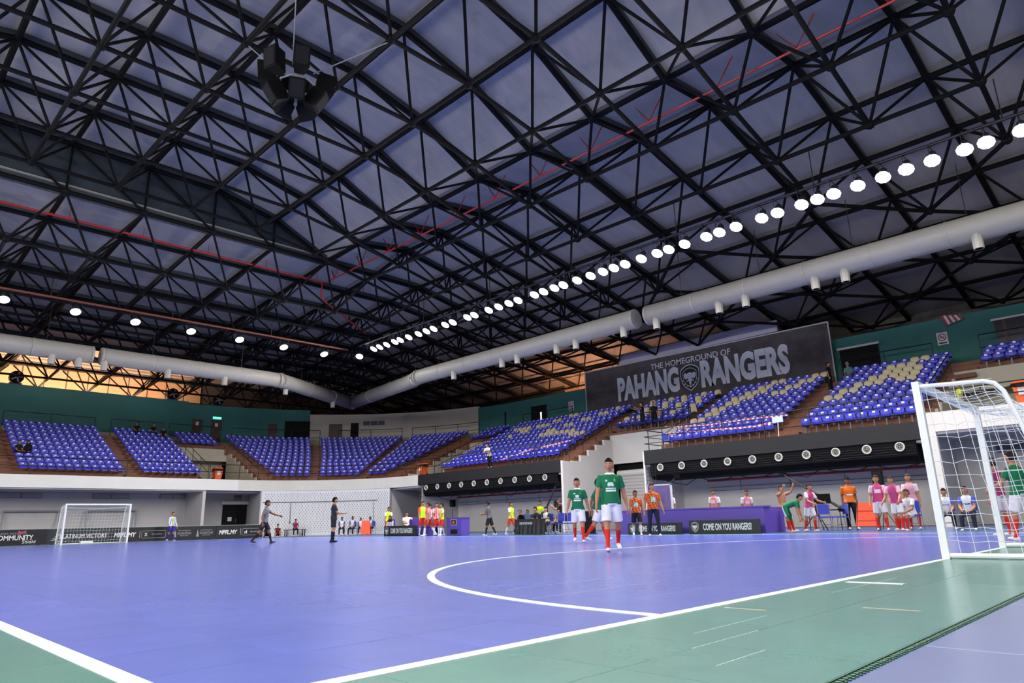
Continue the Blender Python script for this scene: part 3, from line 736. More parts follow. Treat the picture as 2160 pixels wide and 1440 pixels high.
rail('back_rail',[(*SP('arc',math.radians(a),9.95),ZW0) for a in (31,24,17,10)],'black rail behind the top row in front of the cream wall',1.35,1,2.4,.03)
for a,b,w in ((36.5,31.2,'beside the no smoking sign near the cream wall'),(11.2,6.5,'beside the banner end'),(4.4,-1,'under the dark windows')):
    rail('back_rail',[(LIPX+9.95,a,ZW0),(LIPX+9.95,b,ZW0)],'black rail behind the top row '+w,1.35,1,2.4,.03)
# sloping hand rails beside the gangway stairs
def slope_rail(x,y,ux,uy,k0,k1,lab):
    P = [(x+ux*row_d(k),y+uy*row_d(k),row_z(k)) for k in range(k0,k1+1)]
    rail('hand_rail',P,lab,.95,1,1.7,.026)
slope_rail(18.75,LIPY,0,1,0,8,'sloping hand rail on the block side of the far gangway'); slope_rail(22.7,LIPY-.3,0,1,1,8,'sloping hand rail beside the far gangway stairs')
slope_rail(LIPX-.3,41.0,1,0,1,8,'sloping hand rail on the corner side of the long gangway'); slope_rail(LIPX,36.8,1,0,0,8,'sloping hand rail between long gangway and taped block')
slope_rail(LIPX,24.1,1,0,0,5,'sloping hand rail on the stepped edge of the deep bay'); slope_rail(LIPX,18.1,1,0,1,5,'sloping hand rail above the deep bay beside the banner block')
slope_rail(LIPX,5.3,1,0,0,8,'sloping hand rail beside the goal bay gangway')
rail('guard_rail',[(LIPX+row_d(5)+.1,23.9,row_z(5)),(LIPX+row_d(5)+.1,18.3,row_z(5))],'black guard rail on top of the white deep bay wall',1.0,1,1.9)
# ---------------------------------------------------------------- people
import numpy as np
SK = {'tan':(176,124,94),'brown':(140,94,70),'fair':(198,150,120)}
def cmat(col, rough=.75):
    return mat('cloth_%d_%d_%d' % col, col, rough, spec=.3)
def smat(k): return mat('skin_'+k, SK[k], .55, spec=.35)
M_hair = mat('hair_black',(16,13,13),.8,spec=.2); M_eye = mat('eye_dark',(20,16,14),.3); M_eyew = mat('eye_white',(220,215,210),.4); M_lip = mat('lip',(140,74,66),.5)
def ell_tube(rings, n=14):
    """rings: (centre, tangent, side vector, r_side, r_front); closed loft"""
    mb = MB(); V = []
    for c,t,s,rs,rf in rings:
        c,t,s = Vector(c),Vector(t).normalized(),Vector(s); s = (s-t*s.dot(t)).normalized(); f = t.cross(s)
        for j in range(n): a = 2*PI*j/n; V.append(c+s*math.cos(a)*rs+f*math.sin(a)*rf)
    k = len(rings); F = []
    for i in range(k-1):
        for j in range(n): F.append((i*n+j,i*n+(j+1)%n,(i+1)*n+(j+1)%n,(i+1)*n+j))
    F += [tuple(range(n-1,-1,-1)),tuple((k-1)*n+j for j in range(n))]
    return mb.add(V,F)
def head_mesh(s, hair=False):
    """face looks to -Y; origin at the head's centre; s = scale (1 for a 1.76 m adult). Returns MB with material ids 0 skin 1 eye white 2 pupil 3 lip"""
    mb = MB(); nu,nv = 20,14; V = []; F = []
    for iv in range(nv+1):
        th = PI*iv/nv; z = math.cos(th); rr = math.sin(th)
        for iu in range(nu):
            a = 2*PI*iu/nu; x = rr*math.cos(a); y = rr*math.sin(a)
            X,Y,Z = .077*x,.097*y,.118*z
            low = max(0,-z-.15); X *= 1-.38*low; 
            if y > 0: Y *= 1-.25*low; Y -= .03*low
            else: Y *= 1-.05*low; Y *= .95
            if y < -.2:
                Y -= .026*math.exp(-(x/.16)**2-((z+.12)/.17)**2)+.007*math.exp(-(x/.3)**2-((z+.50)/.10)**2)+.008*math.exp(-(x/.4)**2-((z+.86)/.12)**2)+.004*math.exp(-((z-.2)/.08)**2)
                Y += .010*(math.exp(-((x-.40)/.2)**2-((z-.02)/.11)**2)+math.exp(-((x+.40)/.2)**2-((z-.02)/.11)**2))
            V.append((X*s,Y*s,Z*s))
    for iv in range(nv):
        for iu in range(nu): F.append((iv*nu+iu,(iv+1)*nu+iu,(iv+1)*nu+(iu+1)%nu,iv*nu+(iu+1)%nu))
    mb.add(V,F)
    def ball(c,r,mi,sc_=(1,1,1),n=8,m=5):
        V = []; F = []
        for i in range(m+1):
            t = PI*i/m
            for j in range(n): a = 2*PI*j/n; V.append(((c[0]+r*sc_[0]*math.sin(t)*math.cos(a))*s,(c[1]+r*sc_[1]*math.sin(t)*math.sin(a))*s,(c[2]+r*sc_[2]*math.cos(t))*s))
        for i in range(m):
            for j in range(n): F.append((i*n+j,(i+1)*n+j,(i+1)*n+(j+1)%n,i*n+(j+1)%n))
        mb.add(V,F,mi)
    for sx in (-1,1):
        ball((sx*.031,-.078,.004),.011,1,(1.25,.7,.75)); ball((sx*.031,-.0845,.004),.0058,2,(1,.6,1))
        ball((sx*.031,-.089,.026),.014,4,(1.3,.35,.28))
        ball((sx*.077,.008,-.012),.03,0,(.28,.62,1.05))
    ball((0,-.0905,-.060),.020,3,(1.15,.28,.26))
    return mb
def hair_mesh(s, style='short'):
    mb = MB(); nu,nv = 20,12; V = []; F = []
    for iv in range(nv+1):
        th = PI*.86*iv/nv; z = math.cos(th); rr = math.sin(th)
        for iu in range(nu):
            a = 2*PI*iu/nu; x = rr*math.cos(a); y = rr*math.sin(a)
            lim = {'short':.42 if y < -.3 else (.1 if y < .2 else -.5),'long':.34 if y < -.35 else -.95}.get(style,-.2)
            zz = max(z,lim); k = 1.07 if z >= lim else 1.0
            w_ = 1.0 if z >= lim else .93
            r2 = math.sqrt(max(0,1-zz*zz)); sc_ = r2/max(rr,1e-6) if z < lim else 1
            V.append((.079*x*sc_*k*w_*s,(.1*y*sc_*k*w_+.004)*s,(.122*zz*k)*s))
    for iv in range(nv):
        for iu in range(nu): F.append((iv*nu+iu,(iv+1)*nu+iu,(iv+1)*nu+(iu+1)%nu,iv*nu+(iu+1)%nu))
    return mb.add(V,F)
def person(loc, rz, label, H=1.74, skin='tan', shirt=(20,110,70), sleeve=None, bottom=(235,235,240), sock=None, shoe=(230,230,225), hair='short', haircol=None,
           larm=(.05,.16,.25), rarm=(.05,.16,.25), lleg=(0,.05,0), rleg=(0,.05,0), lean=0.0, side=0.0, head=(0,0), sit=None, long_sleeve=False, pants=False, short_len=.84,
           paint=None, build=1.0, voxel=.02, group=None, ground=0.0, curl=.5, name='person'):
    """loc: ground point below the pelvis; rz: the figure looks to (sin rz, -cos rz). arm = (swing forward, abduct, elbow bend); leg = (swing forward, abduct, knee bend). sit: pelvis height above loc.z"""
    h = H; up = Vector((0,0,1)); sleeve = sleeve or shirt
    Rl = Matrix.Rotation(lean,3,'X') @ Matrix.Rotation(side,3,'Y')      # trunk leans forward (towards -Y) by lean
    def tr(v): return Rl @ Vector(v)
    pel = Vector((0,0,0)); J = {}
    J['pel'] = pel; J['waist'] = tr((0,.0,.085*h)); J['chest'] = tr((0,.005,.20*h)); J['neck'] = tr((0,.012,.305*h)); J['head'] = J['neck']+tr((0,-.012,.0))+Vector((0,-.02-.03*math.sin(head[1] if len(head) > 1 else 0),.068*h))
    X = tr((1,0,0)); FW = tr((0,-1,0))
    for s,nm,arm in ((1,'l',larm),(-1,'r',rarm)):
        a,b,e = arm[:3]; sh = J['neck']+tr((s*.098*h*build**.5,.0,-.050*h))
        d = tr((s*math.sin(b),-math.sin(a)*math.cos(b),-math.cos(a)*math.cos(b))); el = sh+d*.172*h
        inn = arm[3] if len(arm) > 3 else 0.0
        d2 = tr((s*math.sin(b)*(1-min(1,e))-s*math.sin(inn),-math.sin(a+e)*math.cos(b),-math.cos(a+e)*math.cos(b))).normalized(); wr = el+d2*.148*h; J[nm+'sh'],J[nm+'el'],J[nm+'wr'],J[nm+'hd'] = sh,el,wr,wr+d2*.052*h
        J[nm+'fd'] = d2
    for s,nm,leg in ((1,'l',lleg),(-1,'r',rleg)):
        a,b,k = leg[:3]; hp = Vector((s*.052*h,0,-.01*h)); d = Vector((s*math.sin(b),-math.sin(a)*math.cos(b),-math.cos(a)*math.cos(b))); kn = hp+d*.238*h
        d2 = Vector((s*math.sin(b)*.35,-math.sin(a-k),-math.cos(a-k))).normalized(); an = kn+d2*.235*h
        ft = leg[3] if len(leg) > 3 else 0.0       # toe lift (+) or heel lift (-)
        td = Vector((s*.12,-math.cos(ft),math.sin(ft))).normalized()
        J[nm+'hp'],J[nm+'kn'],J[nm+'an'],J[nm+'to'] = hp,kn,an,an+td*.085*h+Vector((0,0,-.018*h)); J[nm+'he'] = an-td*.03*h+Vector((0,0,-.022*h))
    low = min(min(J[n+'to'].z,J[n+'he'].z) for n in 'lr')-.016*h
    base = -low if sit is None else sit
    sh_k = 1.10*build; B = []
    S_ = tr((1,0,0)); t_ = tr((0,0,1)); bw = build
    torso = [(pel+Vector((0,0,-.045*h)),t_,S_,.066*h*bw,.056*h*bw),(pel+tr((0,0,-.025*h)),t_,S_,.096*h*bw,.072*h*bw),(J['waist'],t_,S_,.085*h*bw,.062*h*bw),(tr((0,0,.14*h)),t_,S_,.089*h*bw,.065*h*bw),(J['chest'],t_,S_,.100*h*bw,.069*h*bw),
             (tr((0,.006,.25*h)),t_,S_,.100*h*bw,.060*h*bw),(tr((0,.01,.285*h)),t_,S_,.062*h*bw,.044*h),(J['neck'],t_,S_,.034*h,.034*h),(J['head']+Vector((0,.01,-.03*h)),t_,S_,.031*h,.032*h)]
    parts = [ell_tube(torso,18)]
    def limb(p,q,rs,sv,n=12):
        d = q-p; return ell_tube([(p+d*t,d,sv,a*h,b*h) for t,a,b in rs],n)
    for nm,s in (('l',1),('r',-1)):
        sh,el,wr,hd = J[nm+'sh'],J[nm+'el'],J[nm+'wr'],J[nm+'hd']; sv = FW
        if long_sleeve:
            up_ = [(-.12,.024,.026),(.0,.033,.035),(.5,.033,.033),(1,.030,.030),(1.03,.02,.02)]; fo = [(-.03,.02,.02),(0,.030,.030),(.5,.028,.027),(.93,.023,.022),(.95,.016,.014),(1.05,.015,.012)]
        else:
            up_ = [(-.12,.024,.026),(.0,.034,.036),(.35,.035,.037),(.66,.037,.039),(.68,.0275,.0275),(.85,.026,.026),(1,.0235,.0235),(1.03,.015,.015)]; fo = [(-.03,.015,.015),(0,.0235,.0235),(.3,.026,.025),(.7,.020,.019),(1,.0155,.0145),(1.05,.014,.012)]
        parts += [limb(sh,el,up_,sv),limb(el,wr,fo,sv)]
        pn = J[nm+'fd'].cross(FW); pn = pn.normalized() if pn.length > .1 else X
        parts.append(ell_tube([(wr-J[nm+'fd']*.01*h,J[nm+'fd'],pn,.012*h,.0155*h),(wr+J[nm+'fd']*.02*h,J[nm+'fd'],pn,.0115*h,.023*h),(hd,J[nm+'fd'],pn,.010*h,.024*h),(hd+J[nm+'fd']*.004*h,J[nm+'fd'],pn,.004*h,.016*h)],10))
        hp,kn,an,to,he = (J[nm+k] for k in ('hp','kn','an','to','he')); sv = Vector((1,0,0))
        if pants:
            th = [(-.12,.05,.05),(0,.056,.060),(.3,.053,.056),(.7,.045,.047),(1,.039,.041),(1.05,.02,.02)]; sn = [(-.05,.02,.02),(0,.039,.041),(.35,.037,.040),(.8,.031,.034),(.97,.030,.036),(.98,.02,.02)]
        else:
            L = short_len
            th = [(-.12,.05,.05),(0,.056,.060),(.3,.055,.058),(L,.055,.057),(L+.02,.040,.042),(.92,.035,.037),(1,.0325,.034),(1.05,.02,.02)]; sn = [(-.05,.02,.02),(0,.032,.034),(.3,.031,.036),(.6,.026,.028),(.9,.0205,.0215),(1,.021,.022)]
        if sit is not None: th = [(max(t,-.05),a*(1.02 if t < .3 else 1),b*(1.0 if t < .3 else 1)) for t,a,b in th]
        parts += [limb(hp,kn,th,sv),limb(kn,an,sn,sv)]
        td = (to-he); fz = Vector((0,0,1)); lat = td.cross(fz).normalized()
        parts.append(ell_tube([(he-td*.06,td,lat,.014*h,.016*h),(he+td*.05,td,lat,.0195*h,.026*h),(he+td*.3,td,lat,.022*h,.030*h),(he+td*.6,td,lat,.026*h,.021*h),(he+td*.95,td,lat,.025*h,.015*h),(he+td*1.12,td,lat,.014*h,.010*h)],12))
    src = MB()
    for p in parts: src.add(p.v,p.f)
    me = src.mesh('body_src',[]); o = bpy.data.objects.new('body_src',me)
    md = o.modifiers.new('r','REMESH'); md.mode = 'VOXEL'; md.voxel_size = voxel; md.use_smooth_shade = True
    ms = o.modifiers.new('s','SMOOTH'); ms.factor = .5; ms.iterations = 2
    body = evaluate(o); bpy.data.meshes.remove(me)
    nv = len(body.vertices); co = np.empty(nv*3); body.vertices.foreach_get('co',co); co = co.reshape(-1,3)
    npol = len(body.polygons); ce = np.empty(npol*3); body.polygons.foreach_get('center',ce); ce = ce.reshape(-1,3)
    # which bone is each face on
    bones = [('tor',J['pel'],J['neck'],.075*h),('nek',J['neck'],J['head'],.03*h)]
    for nm in 'lr': bones += [('uar',J[nm+'sh'],J[nm+'el'],.03*h),('far',J[nm+'el'],J[nm+'wr'],.02*h),('hnd',J[nm+'wr'],J[nm+'hd'],.016*h),('thi',J[nm+'hp'],J[nm+'kn'],.05*h),('shi',J[nm+'kn'],J[nm+'an'],.026*h),('foo',J[nm+'he'],J[nm+'to'],.022*h)]
    best = np.full(npol,1e9); bi = np.zeros(npol,int); bt = np.zeros(npol)
    for i,(nm,a,b,r) in enumerate(bones):
        a_ = np.array(a); d = np.array(b)-a_; t = np.clip(((ce-a_)@d)/(d@d),0,1); dist = np.linalg.norm(ce-a_-t[:,None]*d,axis=1)-r
        u = ((ce-a_)@d)/(d@d); k = dist < best; best[k] = dist[k]; bi[k] = i; bt[k] = u[k]
    mats_ = [smat(skin),cmat(shirt),cmat(sleeve),cmat(bottom),cmat(sock) if sock else smat(skin),cmat(shoe)]
    extra = {}
    def mid(col):
        if col not in extra: extra[col] = len(mats_); mats_.append(cmat(col))
        return extra[col]
    Ri = np.array(Rl.inverted()); loc_t = (ce)@Ri.T
    out = np.zeros(npol,int)
    for p in range(npol):
        nm = bones[bi[p]][0]; t = bt[p]
        if nm == 'tor':
            m_ = 3 if (loc_t[p][2] < -.02*h) else (0 if t > .985 else 1)
            if m_ == 1 and paint:
                c_ = paint(loc_t[p][0]/h,loc_t[p][1]/h,loc_t[p][2]/h)
                if c_: m_ = mid(c_)
        elif nm == 'nek': m_ = 0
        elif nm == 'uar': m_ = 2 if (long_sleeve or t < .67) else 0
        elif nm == 'far': m_ = 2 if long_sleeve and t < .94 else 0
        elif nm == 'hnd': m_ = 0
        elif nm == 'thi': m_ = 1 if (sit is None and loc_t[p][2] > -.03*h) else 3 if (pants or t < short_len+.01) else 0
        elif nm == 'shi': m_ = 3 if pants else (4 if t > .10 else 0)
        else: m_ = 5
        out[p] = m_
    V = [tuple(v) for v in co]; F = [tuple(p.vertices) for p in body.polygons]; MI = list(out)
    bpy.data.meshes.remove(body)
    fin = MB(); fin.v = V; fin.f = F; fin.m = [int(x) for x in MI]
    # fingers: four of different length and a thumb on the side of the palm
    for nm,s in (('l',1),('r',-1)):
        fd = J[nm+'fd']; hd = J[nm+'hd']; pn = fd.cross(FW); pn = pn.normalized() if pn.length > .1 else X
        pn = pn*(-1 if pn.dot(X)*s > 0 else 1); ac = fd.cross(pn).normalized(); ac = ac if ac.dot(FW) > 0 else -ac   # ac: towards the thumb side
        for i,ln in enumerate((.043,.049,.046,.036)):
            b = hd+ac*(1.5-i)*.0115*h-fd*.006*h; pts = [b]; dd = fd.copy()
            for q in range(3):
                ax = dd.cross(pn).normalized(); dd = (Matrix.Rotation(curl*(.5+.35*q),3,ax) @ dd); pts.append(pts[-1]+dd*ln*h*(.42,.33,.25)[q])
            fin.tube(pts,[.0056*h,.0053*h,.0048*h,.0036*h],6,0)
        b = J[nm+'wr']+fd*.018*h+ac*.016*h; d1 = (fd*.7+ac*.75+pn*.15).normalized(); d2 = (fd*.95+ac*.25+pn*.3).normalized()
        fin.tube([b,b+d1*.022*h,b+d1*.022*h+d2*.024*h],[.0068*h,.0062*h,.0042*h],6,0)
    # head
    hs = h/1.76*1.07; hm = head_mesh(hs); Hm = Matrix.Translation(J['head']) @ Matrix.Rotation(head[0],4,'Z') @ Matrix.Rotation((head[1] if len(head) > 1 else 0)+lean*.25,4,'X') @ Matrix.Translation((0,0,.012*h))
    o0 = len(mats_); mats_ += [M_eyew,M_eye,M_lip,M_hair]
    mp = {0:0,1:o0,2:o0+1,3:o0+2,4:o0+3}
    off = len(fin.v); fin.v += [tuple(Hm @ Vector(v)) for v in hm.v]; fin.f += [tuple(i+off for i in f) for f in hm.f]; fin.m += [mp[i] for i in hm.m]
    Mw = Matrix.Translation((loc[0],loc[1],loc[2]+base)) @ Matrix.Rotation(rz,4,'Z')
    root = empty(name,(loc[0],loc[1],loc[2]),rz,label,'person',group)
    bo = link('body', fin.mesh('body',mats_,True), root); bo.matrix_parent_inverse = root.matrix_basis.inverted(); bo.matrix_basis = Mw
    if hair:
        if hair in ('short','long'): hm_ = hair_mesh(hs,hair); m_ = mat('hair_%s' % (haircol,),tuple(int(c*.6) for c in haircol),.8,spec=.2) if haircol else M_hair; nm = 'hair'
        elif hair == 'scarf':
            hm_ = hair_mesh(hs*1.1,'long'); sk = MB().lathe([(.085*hs,.03),(.11*hs,-.10),(.17*hs,-.19),(.15*hs,-.21)],16); hm_.add(sk.v,sk.f); m_ = cmat(haircol or (30,30,36)); nm = 'headscarf'
            hm_.v = [(x,y+(.022 if z < 0 else .012)*hs,z) for x,y,z in hm_.v]
        elif hair == 'cap':
            hm_ = hair_mesh(hs*1.06,'short'); hm_.prism([(-.06*hs,-.10*hs,.05*hs),(.06*hs,-.10*hs,.05*hs),(.045*hs,-.175*hs,.038*hs),(-.045*hs,-.175*hs,.038*hs)],(0,0,.008*hs)); m_ = cmat(haircol or (40,42,48)); nm = 'cap'
        ho = link(nm, hm_.mesh(nm,m_,True), root); ho.matrix_parent_inverse = root.matrix_basis.inverted(); ho.matrix_basis = Mw @ Hm
    root['_j'] = 0; del root['_j']
    return root, Mw, J
def look(fr, to):
    """angle for a figure at fr that faces point to"""
    return math.atan2(to[0]-fr[0], -(to[1]-fr[1]))
# ---------------------------------------------------------------- goals
M_post = mat('goal_white',(228,232,232),.35); M_net = mat('net_cord',(225,228,230),.7); M_rope = mat('net_cord_dim',(200,205,208),.7)
def goal(name, y, s, lab, sag, cord, seed):
    """s = -1: the net bag lies towards -Y"""
    rnd = random.Random(seed); t = empty(name,(10,y,0),label=lab,cat='goal'); x0,x1,hh = 8.46,11.54,2.04; w_ = .04
    for x in (x0,x1): obj('post', MB().box((x-w_,y-w_,0),(x+w_,y+w_,hh+w_)), M_post, t)
    obj('crossbar', MB().box((x0+w_,y-w_,hh-w_),(x1-w_,y+w_,hh+w_)), M_post, t)
    side = []
    for x in (x0,x1):
        P = [(x,y,hh-.02),(x,y+s*.70,hh-.06),(x,y+s*.80,hh-.10),(x,y+s*.87,hh-.2),(x,y+s*.95,hh-.5),(x,y+s*1.08,.9),(x,y+s*1.2,.06)]
        obj('side_hoop', MB().tube(P,.026,8), M_post, t); obj('ground_bar', MB().tube([(x,y,.035),(x,y+s*1.2,.035)],.03,8), M_post, t); side.append(P)
    obj('back_bar', MB().tube([(x0,y+s*1.2,.035),(x1,y+s*1.2,.035)],.03,8), M_post, t)
    if s > 0: obj('counterweight', MB().box((9.6,y+1.1,.02),(10.2,y+1.32,.16)), M_post, t)
    # net: knotted squares hung on the hoops, sagging a little
    prof = [(.0,hh-.05),(.17,hh-.10),(.33,hh-.13),(.5,hh-.14),(.66,hh-.12),(.78,hh-.16),(.86,hh-.3),(.9,hh-.47),(.94,hh-.64),(.97,hh-.81),(1.0,hh-.98),(1.03,hh-1.15),(1.07,hh-1.32),(1.1,hh-1.5),(1.14,hh-1.68),(1.17,hh-1.85),(1.18,.06)]
    n = 20; G = []
    for i in range(n+1):
        u = i/n; x = x0+(x1-x0)*u; sg = math.sin(PI*u)
        G.append([Vector((x+rnd.uniform(-.02,.02)*sag,y+s*(d+.10*sag*sg*math.sin(PI*j/16)+rnd.uniform(-.02,.02)*sag),z-(.10*sag*sg*(1 if j < 6 else .3)*(0 if j == 0 else 1))+rnd.uniform(-.02,.02)*sag)) for j,(d,z) in enumerate(prof)])
    net = MB()
    for i in range(n+1): net.tube(G[i],cord,4,cap=False)
    for j in range(1,len(prof)): net.tube([G[i][j] for i in range(n+1)],cord,4,cap=False)
    for x in (x0,x1):
        m = 8; H_ = 13
        def depth(z): 
            for (d0,z0),(d1,z1) in zip(prof[5:],prof[6:]):
                if z <= z0 and z >= z1: return d0+(d1-d0)*(z0-z)/max(z0-z1,1e-6)
            return .78 if z > hh-.2 else 1.18
        Q = [[Vector((x+rnd.uniform(-.03,.03)*sag*math.sin(PI*i/m),y+s*depth(hh-.04-(hh-.1)*j/H_)*i/m,hh-.04-(hh-.1)*j/H_-.05*sag*math.sin(PI*i/m)*rnd.random())) for j in range(H_+1)] for i in range(m+1)]
        for i in range(1,m): net.tube(Q[i],cord,4,cap=False)
        for j in range(H_+1): net.tube([Q[i][j] for i in range(m+1)],cord,4,cap=False)
    tag(obj('net', net, M_net, t), kind='stuff')
    return t
goal('goal',0.0,-1,'white goal with a sagging net standing on the near goal line',1.0,.0032,3)
goal('goal',40.0,1,'small white goal in front of the advertising boards at the far end',.6,.004,5)
# portable spare goal frames leaning on the far wall
M_frame = mat('frame_grey',(150,150,156),.5)
t = empty('spare_goal',(8.9,50.0,0),label='grey spare goal frame against the wall behind the boards',cat='goal frame')
for x in (7.4,10.4): obj('post', MB().cyl((x,49.9,0),(x,50.1,2.0),.05,8), M_frame, t)
obj('crossbar', MB().cyl((7.4,50.1,2.0),(10.4,50.1,2.0),.05,8), M_frame, t)
t = empty('spare_goal',(13.2,50.0,0),label='second grey goal frame on the wall behind the far goal',cat='goal frame')
for x in (11.9,14.9): obj('post', MB().cyl((x,49.9,0),(x,50.1,2.0),.05,8), M_frame, t)
obj('crossbar', MB().cyl((11.9,50.1,2.0),(14.9,50.1,2.0),.05,8), M_frame, t)
# ---------------------------------------------------------------- advertising boards at the far end
M_ad = mat('board_black',(22,22,26),.5); M_ad2 = mat('board_slate',(42,46,52),.5); M_ink = mat('print_white',(222,222,224),.6); M_ink2 = mat('print_grey',(150,150,154),.6); M_pink = mat('print_pink',(190,80,110),.6); M_inkd = mat('print_dark',(26,24,26),.6)
BY = 43.3
def board(x0,x1,m,lab,dy=0.0):
    t = empty('advertising_board',((x0+x1)/2,BY+dy,0),label=lab,cat='board')
    obj('panel', MB().box((x0,BY+dy,.02),(x1,BY+dy+.06,.84)), m, t); obj('top_edge', MB().box((x0,BY+dy-.004,.84),(x1,BY+dy+.066,.865)), mat('board_edge',(150,170,170),.5), t)
    for x in (x0+.3,x1-.3): obj('rear_foot', MB().prism([(x,BY+dy+.06,0),(x,BY+dy+.5,0),(x,BY+dy+.06,.5)],(.04,0,0)), M_ad, t)
    return t
def far_text(txt,x,z,hh,wd,par,m=None,bold=.0,shear=0.0,dy=0.0): return lettering(txt,facing((x,BY+dy-.006,z),(0,-1)),hh,wd,m or M_ink,par,bold,shear)
b1 = board(4.2,8.44,M_ad,'black board reading COMMUNITY with a pink mark',-.12)
far_text('COMMUN',6.72,.42,.26,1.35,b1,bold=.02,dy=-.12); far_text('ITY',7.62,.42,.26,.42,b1,bold=.02,dy=-.12)
far_text('Shield',7.65,.2,.17,.6,b1,dy=-.12); far_text('PERSADA RANGERS',6.75,.64,.10,1.5,b1,m=M_ink2,dy=-.12)
obj('pink_mark', MB().prism([(7.15,BY-.126,.55),(7.4,BY-.126,.62),(7.5,BY-.126,.8),(7.3,BY-.126,.72),(7.1,BY-.126,.78)],(0,.004,0)), M_pink, b1)
b2 = board(8.46,11.6,M_ad2,'dark board reading PLATINUM VICTORY behind the far goal')
far_text('PLATINUM VICTORY',10.28,.42,.24,2.35,b2,bold=.012)
for k in range(4): obj('horse_mark', MB().prism([(8.62+.09*k,BY-.006,.22+.1*k),(8.86+.09*k,BY-.006,.3+.1*k),(9.0+.05*k,BY-.006,.27+.1*k),(8.8+.05*k,BY-.006,.2+.1*k)],(0,.005,0)), M_ink2, b2)
b3 = board(11.6,17.7,M_ad,'long black board reading MPFL.MY with a chat handle, beside the goalkeeper')
far_text('MPFL.MY',12.4,.42,.27,1.2,b3,bold=.03,shear=.2)
def handle(x,par,mark,txt):
    obj('divider', MB().box((x-.78,BY-.006,.22),(x-.75,BY,.64)), M_ink2, par)
    mb = MB(); P = []
    for cx,cz,a0 in ((x+.62,.54,0),(x-.58,.54,PI/2),(x-.58,.28,PI),(x+.62,.28,1.5*PI)):
        for q in range(4): a = a0+q*PI/6; P.append((cx+.08*math.cos(a),BY-.008,cz+.08*math.sin(a)))
    obj('rounded_outline', mb.tube(P,.014,4,closed=True), M_ink2, par)
    far_text(mark,x-.42,.41,.2,.18,par,bold=.02); far_text(txt,x+.2,.42,.12,.62,par,m=M_ink2,bold=.01)
handle(13.95,b3,'X','@mpflmy')
def council(x,par):
    for k,(z,w_,hh) in enumerate(((.58,.72,.08),(.42,.8,.15),(.28,.5,.06))): far_text(('MAJLIS BANDARAYA','KUANTAN','PAHANG DARUL')[k],x,z,hh,w_,par,m=M_ink2,bold=.01)
    obj('tower_mark', MB().prism([(x-.62,BY-.006,.2),(x-.46,BY-.006,.2),(x-.5,BY-.006,.45),(x-.54,BY-.006,.64),(x-.58,BY-.006,.45)],(0,.005,0)), M_ink2, par)
council(15.75,b3); council(17.1,b3)
b4 = board(17.72,20.85,M_ad,'black board reading MPFL.MY next to the recessed black door')
far_text('MPFL.MY',18.5,.42,.27,1.2,b4,bold=.03,shear=.2); handle(20.08,b4,'d','@mpflmy')
# ---------------------------------------------------------------- club crest as layered flat shapes
def crest(M, s, par, light, dark):
    """shield about 1 x 1.25 s, drawn in XZ facing -Y"""
    g = link('club_crest', None, par); g.matrix_parent_inverse = par.matrix_basis.inverted(); g.matrix_basis = M
    def lay(nm,P,m,y):
        mb = MB().prism([(x*s,-y*.004,z*s) for x,z in P],(0,.004,0)); o = link(nm, mb.mesh(nm,m), g)
    def sh(k): 
        P = [(0,.62),(.2,.58),(.36,.49),(.47,.40),(.49,.1),(.43,-.2),(.28,-.42),(0,-.62)]
        Q = [(x*k,z*k) for x,z in P]; return Q+[(-x,z) for x,z in Q[-2:0:-1]]
    lay('shield_rim',sh(1.0),light,1); lay('shield_field',sh(.93),dark,2); lay('shield_line',sh(.74),light,3); lay('shield_inner',sh(.70),dark,4)
    ear = [(.10,.16),(.22,.24),(.31,.18),(.30,.02),(.22,-.06),(.13,-.04)]
    lay('elephant_ear',ear,light,5); lay('elephant_ear',[(-x,z) for x,z in ear],light,5)
    lay('elephant_head',[(-.12,.2),(0,.25),(.12,.2),(.12,.0),(.07,-.12),(.05,-.3),(.0,-.36),(-.05,-.3),(-.07,-.12),(-.12,.0)],light,6)
    tk = [(.08,-.06),(.16,-.14),(.2,-.05),(.17,-.2),(.07,-.14)]
    lay('tusk',tk,light,6); lay('tusk',[(-x,z) for x,z in tk],light,6)
    for sx in (-1,1): lay('elephant_eye',[(sx*.05-.015,.06),(sx*.05+.015,.06),(sx*.05,.09)],dark,8)
    for k in range(6):
        a = -.25-.42*k; r = .40-.012*k; x,z = r*math.cos(a)*.95,r*math.sin(a)*1.1-.0
        for sx in (-1,1): lay('laurel_leaf',[(sx*x,z-.035),(sx*(x+.03),z),(sx*x,z+.035),(sx*(x-.03),z)],light,5)
# ---------------------------------------------------------------- big banner above the long stand
BX = 40.2; M_ban = mat('banner_charcoal',(78,72,75),.8,var=.35,scale=1.1); M_banw = mat('banner_print',(214,219,230),.8)
t = empty('banner',(BX,21,8),label='huge charcoal banner reading THE HOMEGROUND OF PAHANG RANGERS',cat='banner')
obj('banner_cloth', MB().prism([(BX,11.8,7.8),(BX,30.4,8.5),(BX,30.4,11.77),(BX,11.8,11.68)],(.05,0,0)), M_ban, t)
fr = [(11.8,7.8),(30.4,8.5),(30.4,11.77),(11.8,11.68)]
for (a,za),(b,zb_) in zip(fr,fr[1:]+fr[:1]):
    obj('banner_frame', MB().tube([(BX-.02,a,za),(BX-.02,b,zb_)],.045,6), mat('frame_white',(196,196,200),.5), t)
def long_text(txt,x,y,z,hh,wd,m,par,bold=0.0,shear=0.0): return lettering(txt,facing((x,y,z),(-1,0)),hh,wd,m,par,bold,shear)
long_text('THE HOMEGROUND OF',BX-.02,21.25,11.12,.42,6.2,M_banw,t,.01)
long_text('PAHANG',BX-.02,24.75,9.93,1.8,5.25,M_banw,t,.052); long_text('RANGERS',BX-.02,17.4,9.95,1.9,6.1,M_banw,t,.052)
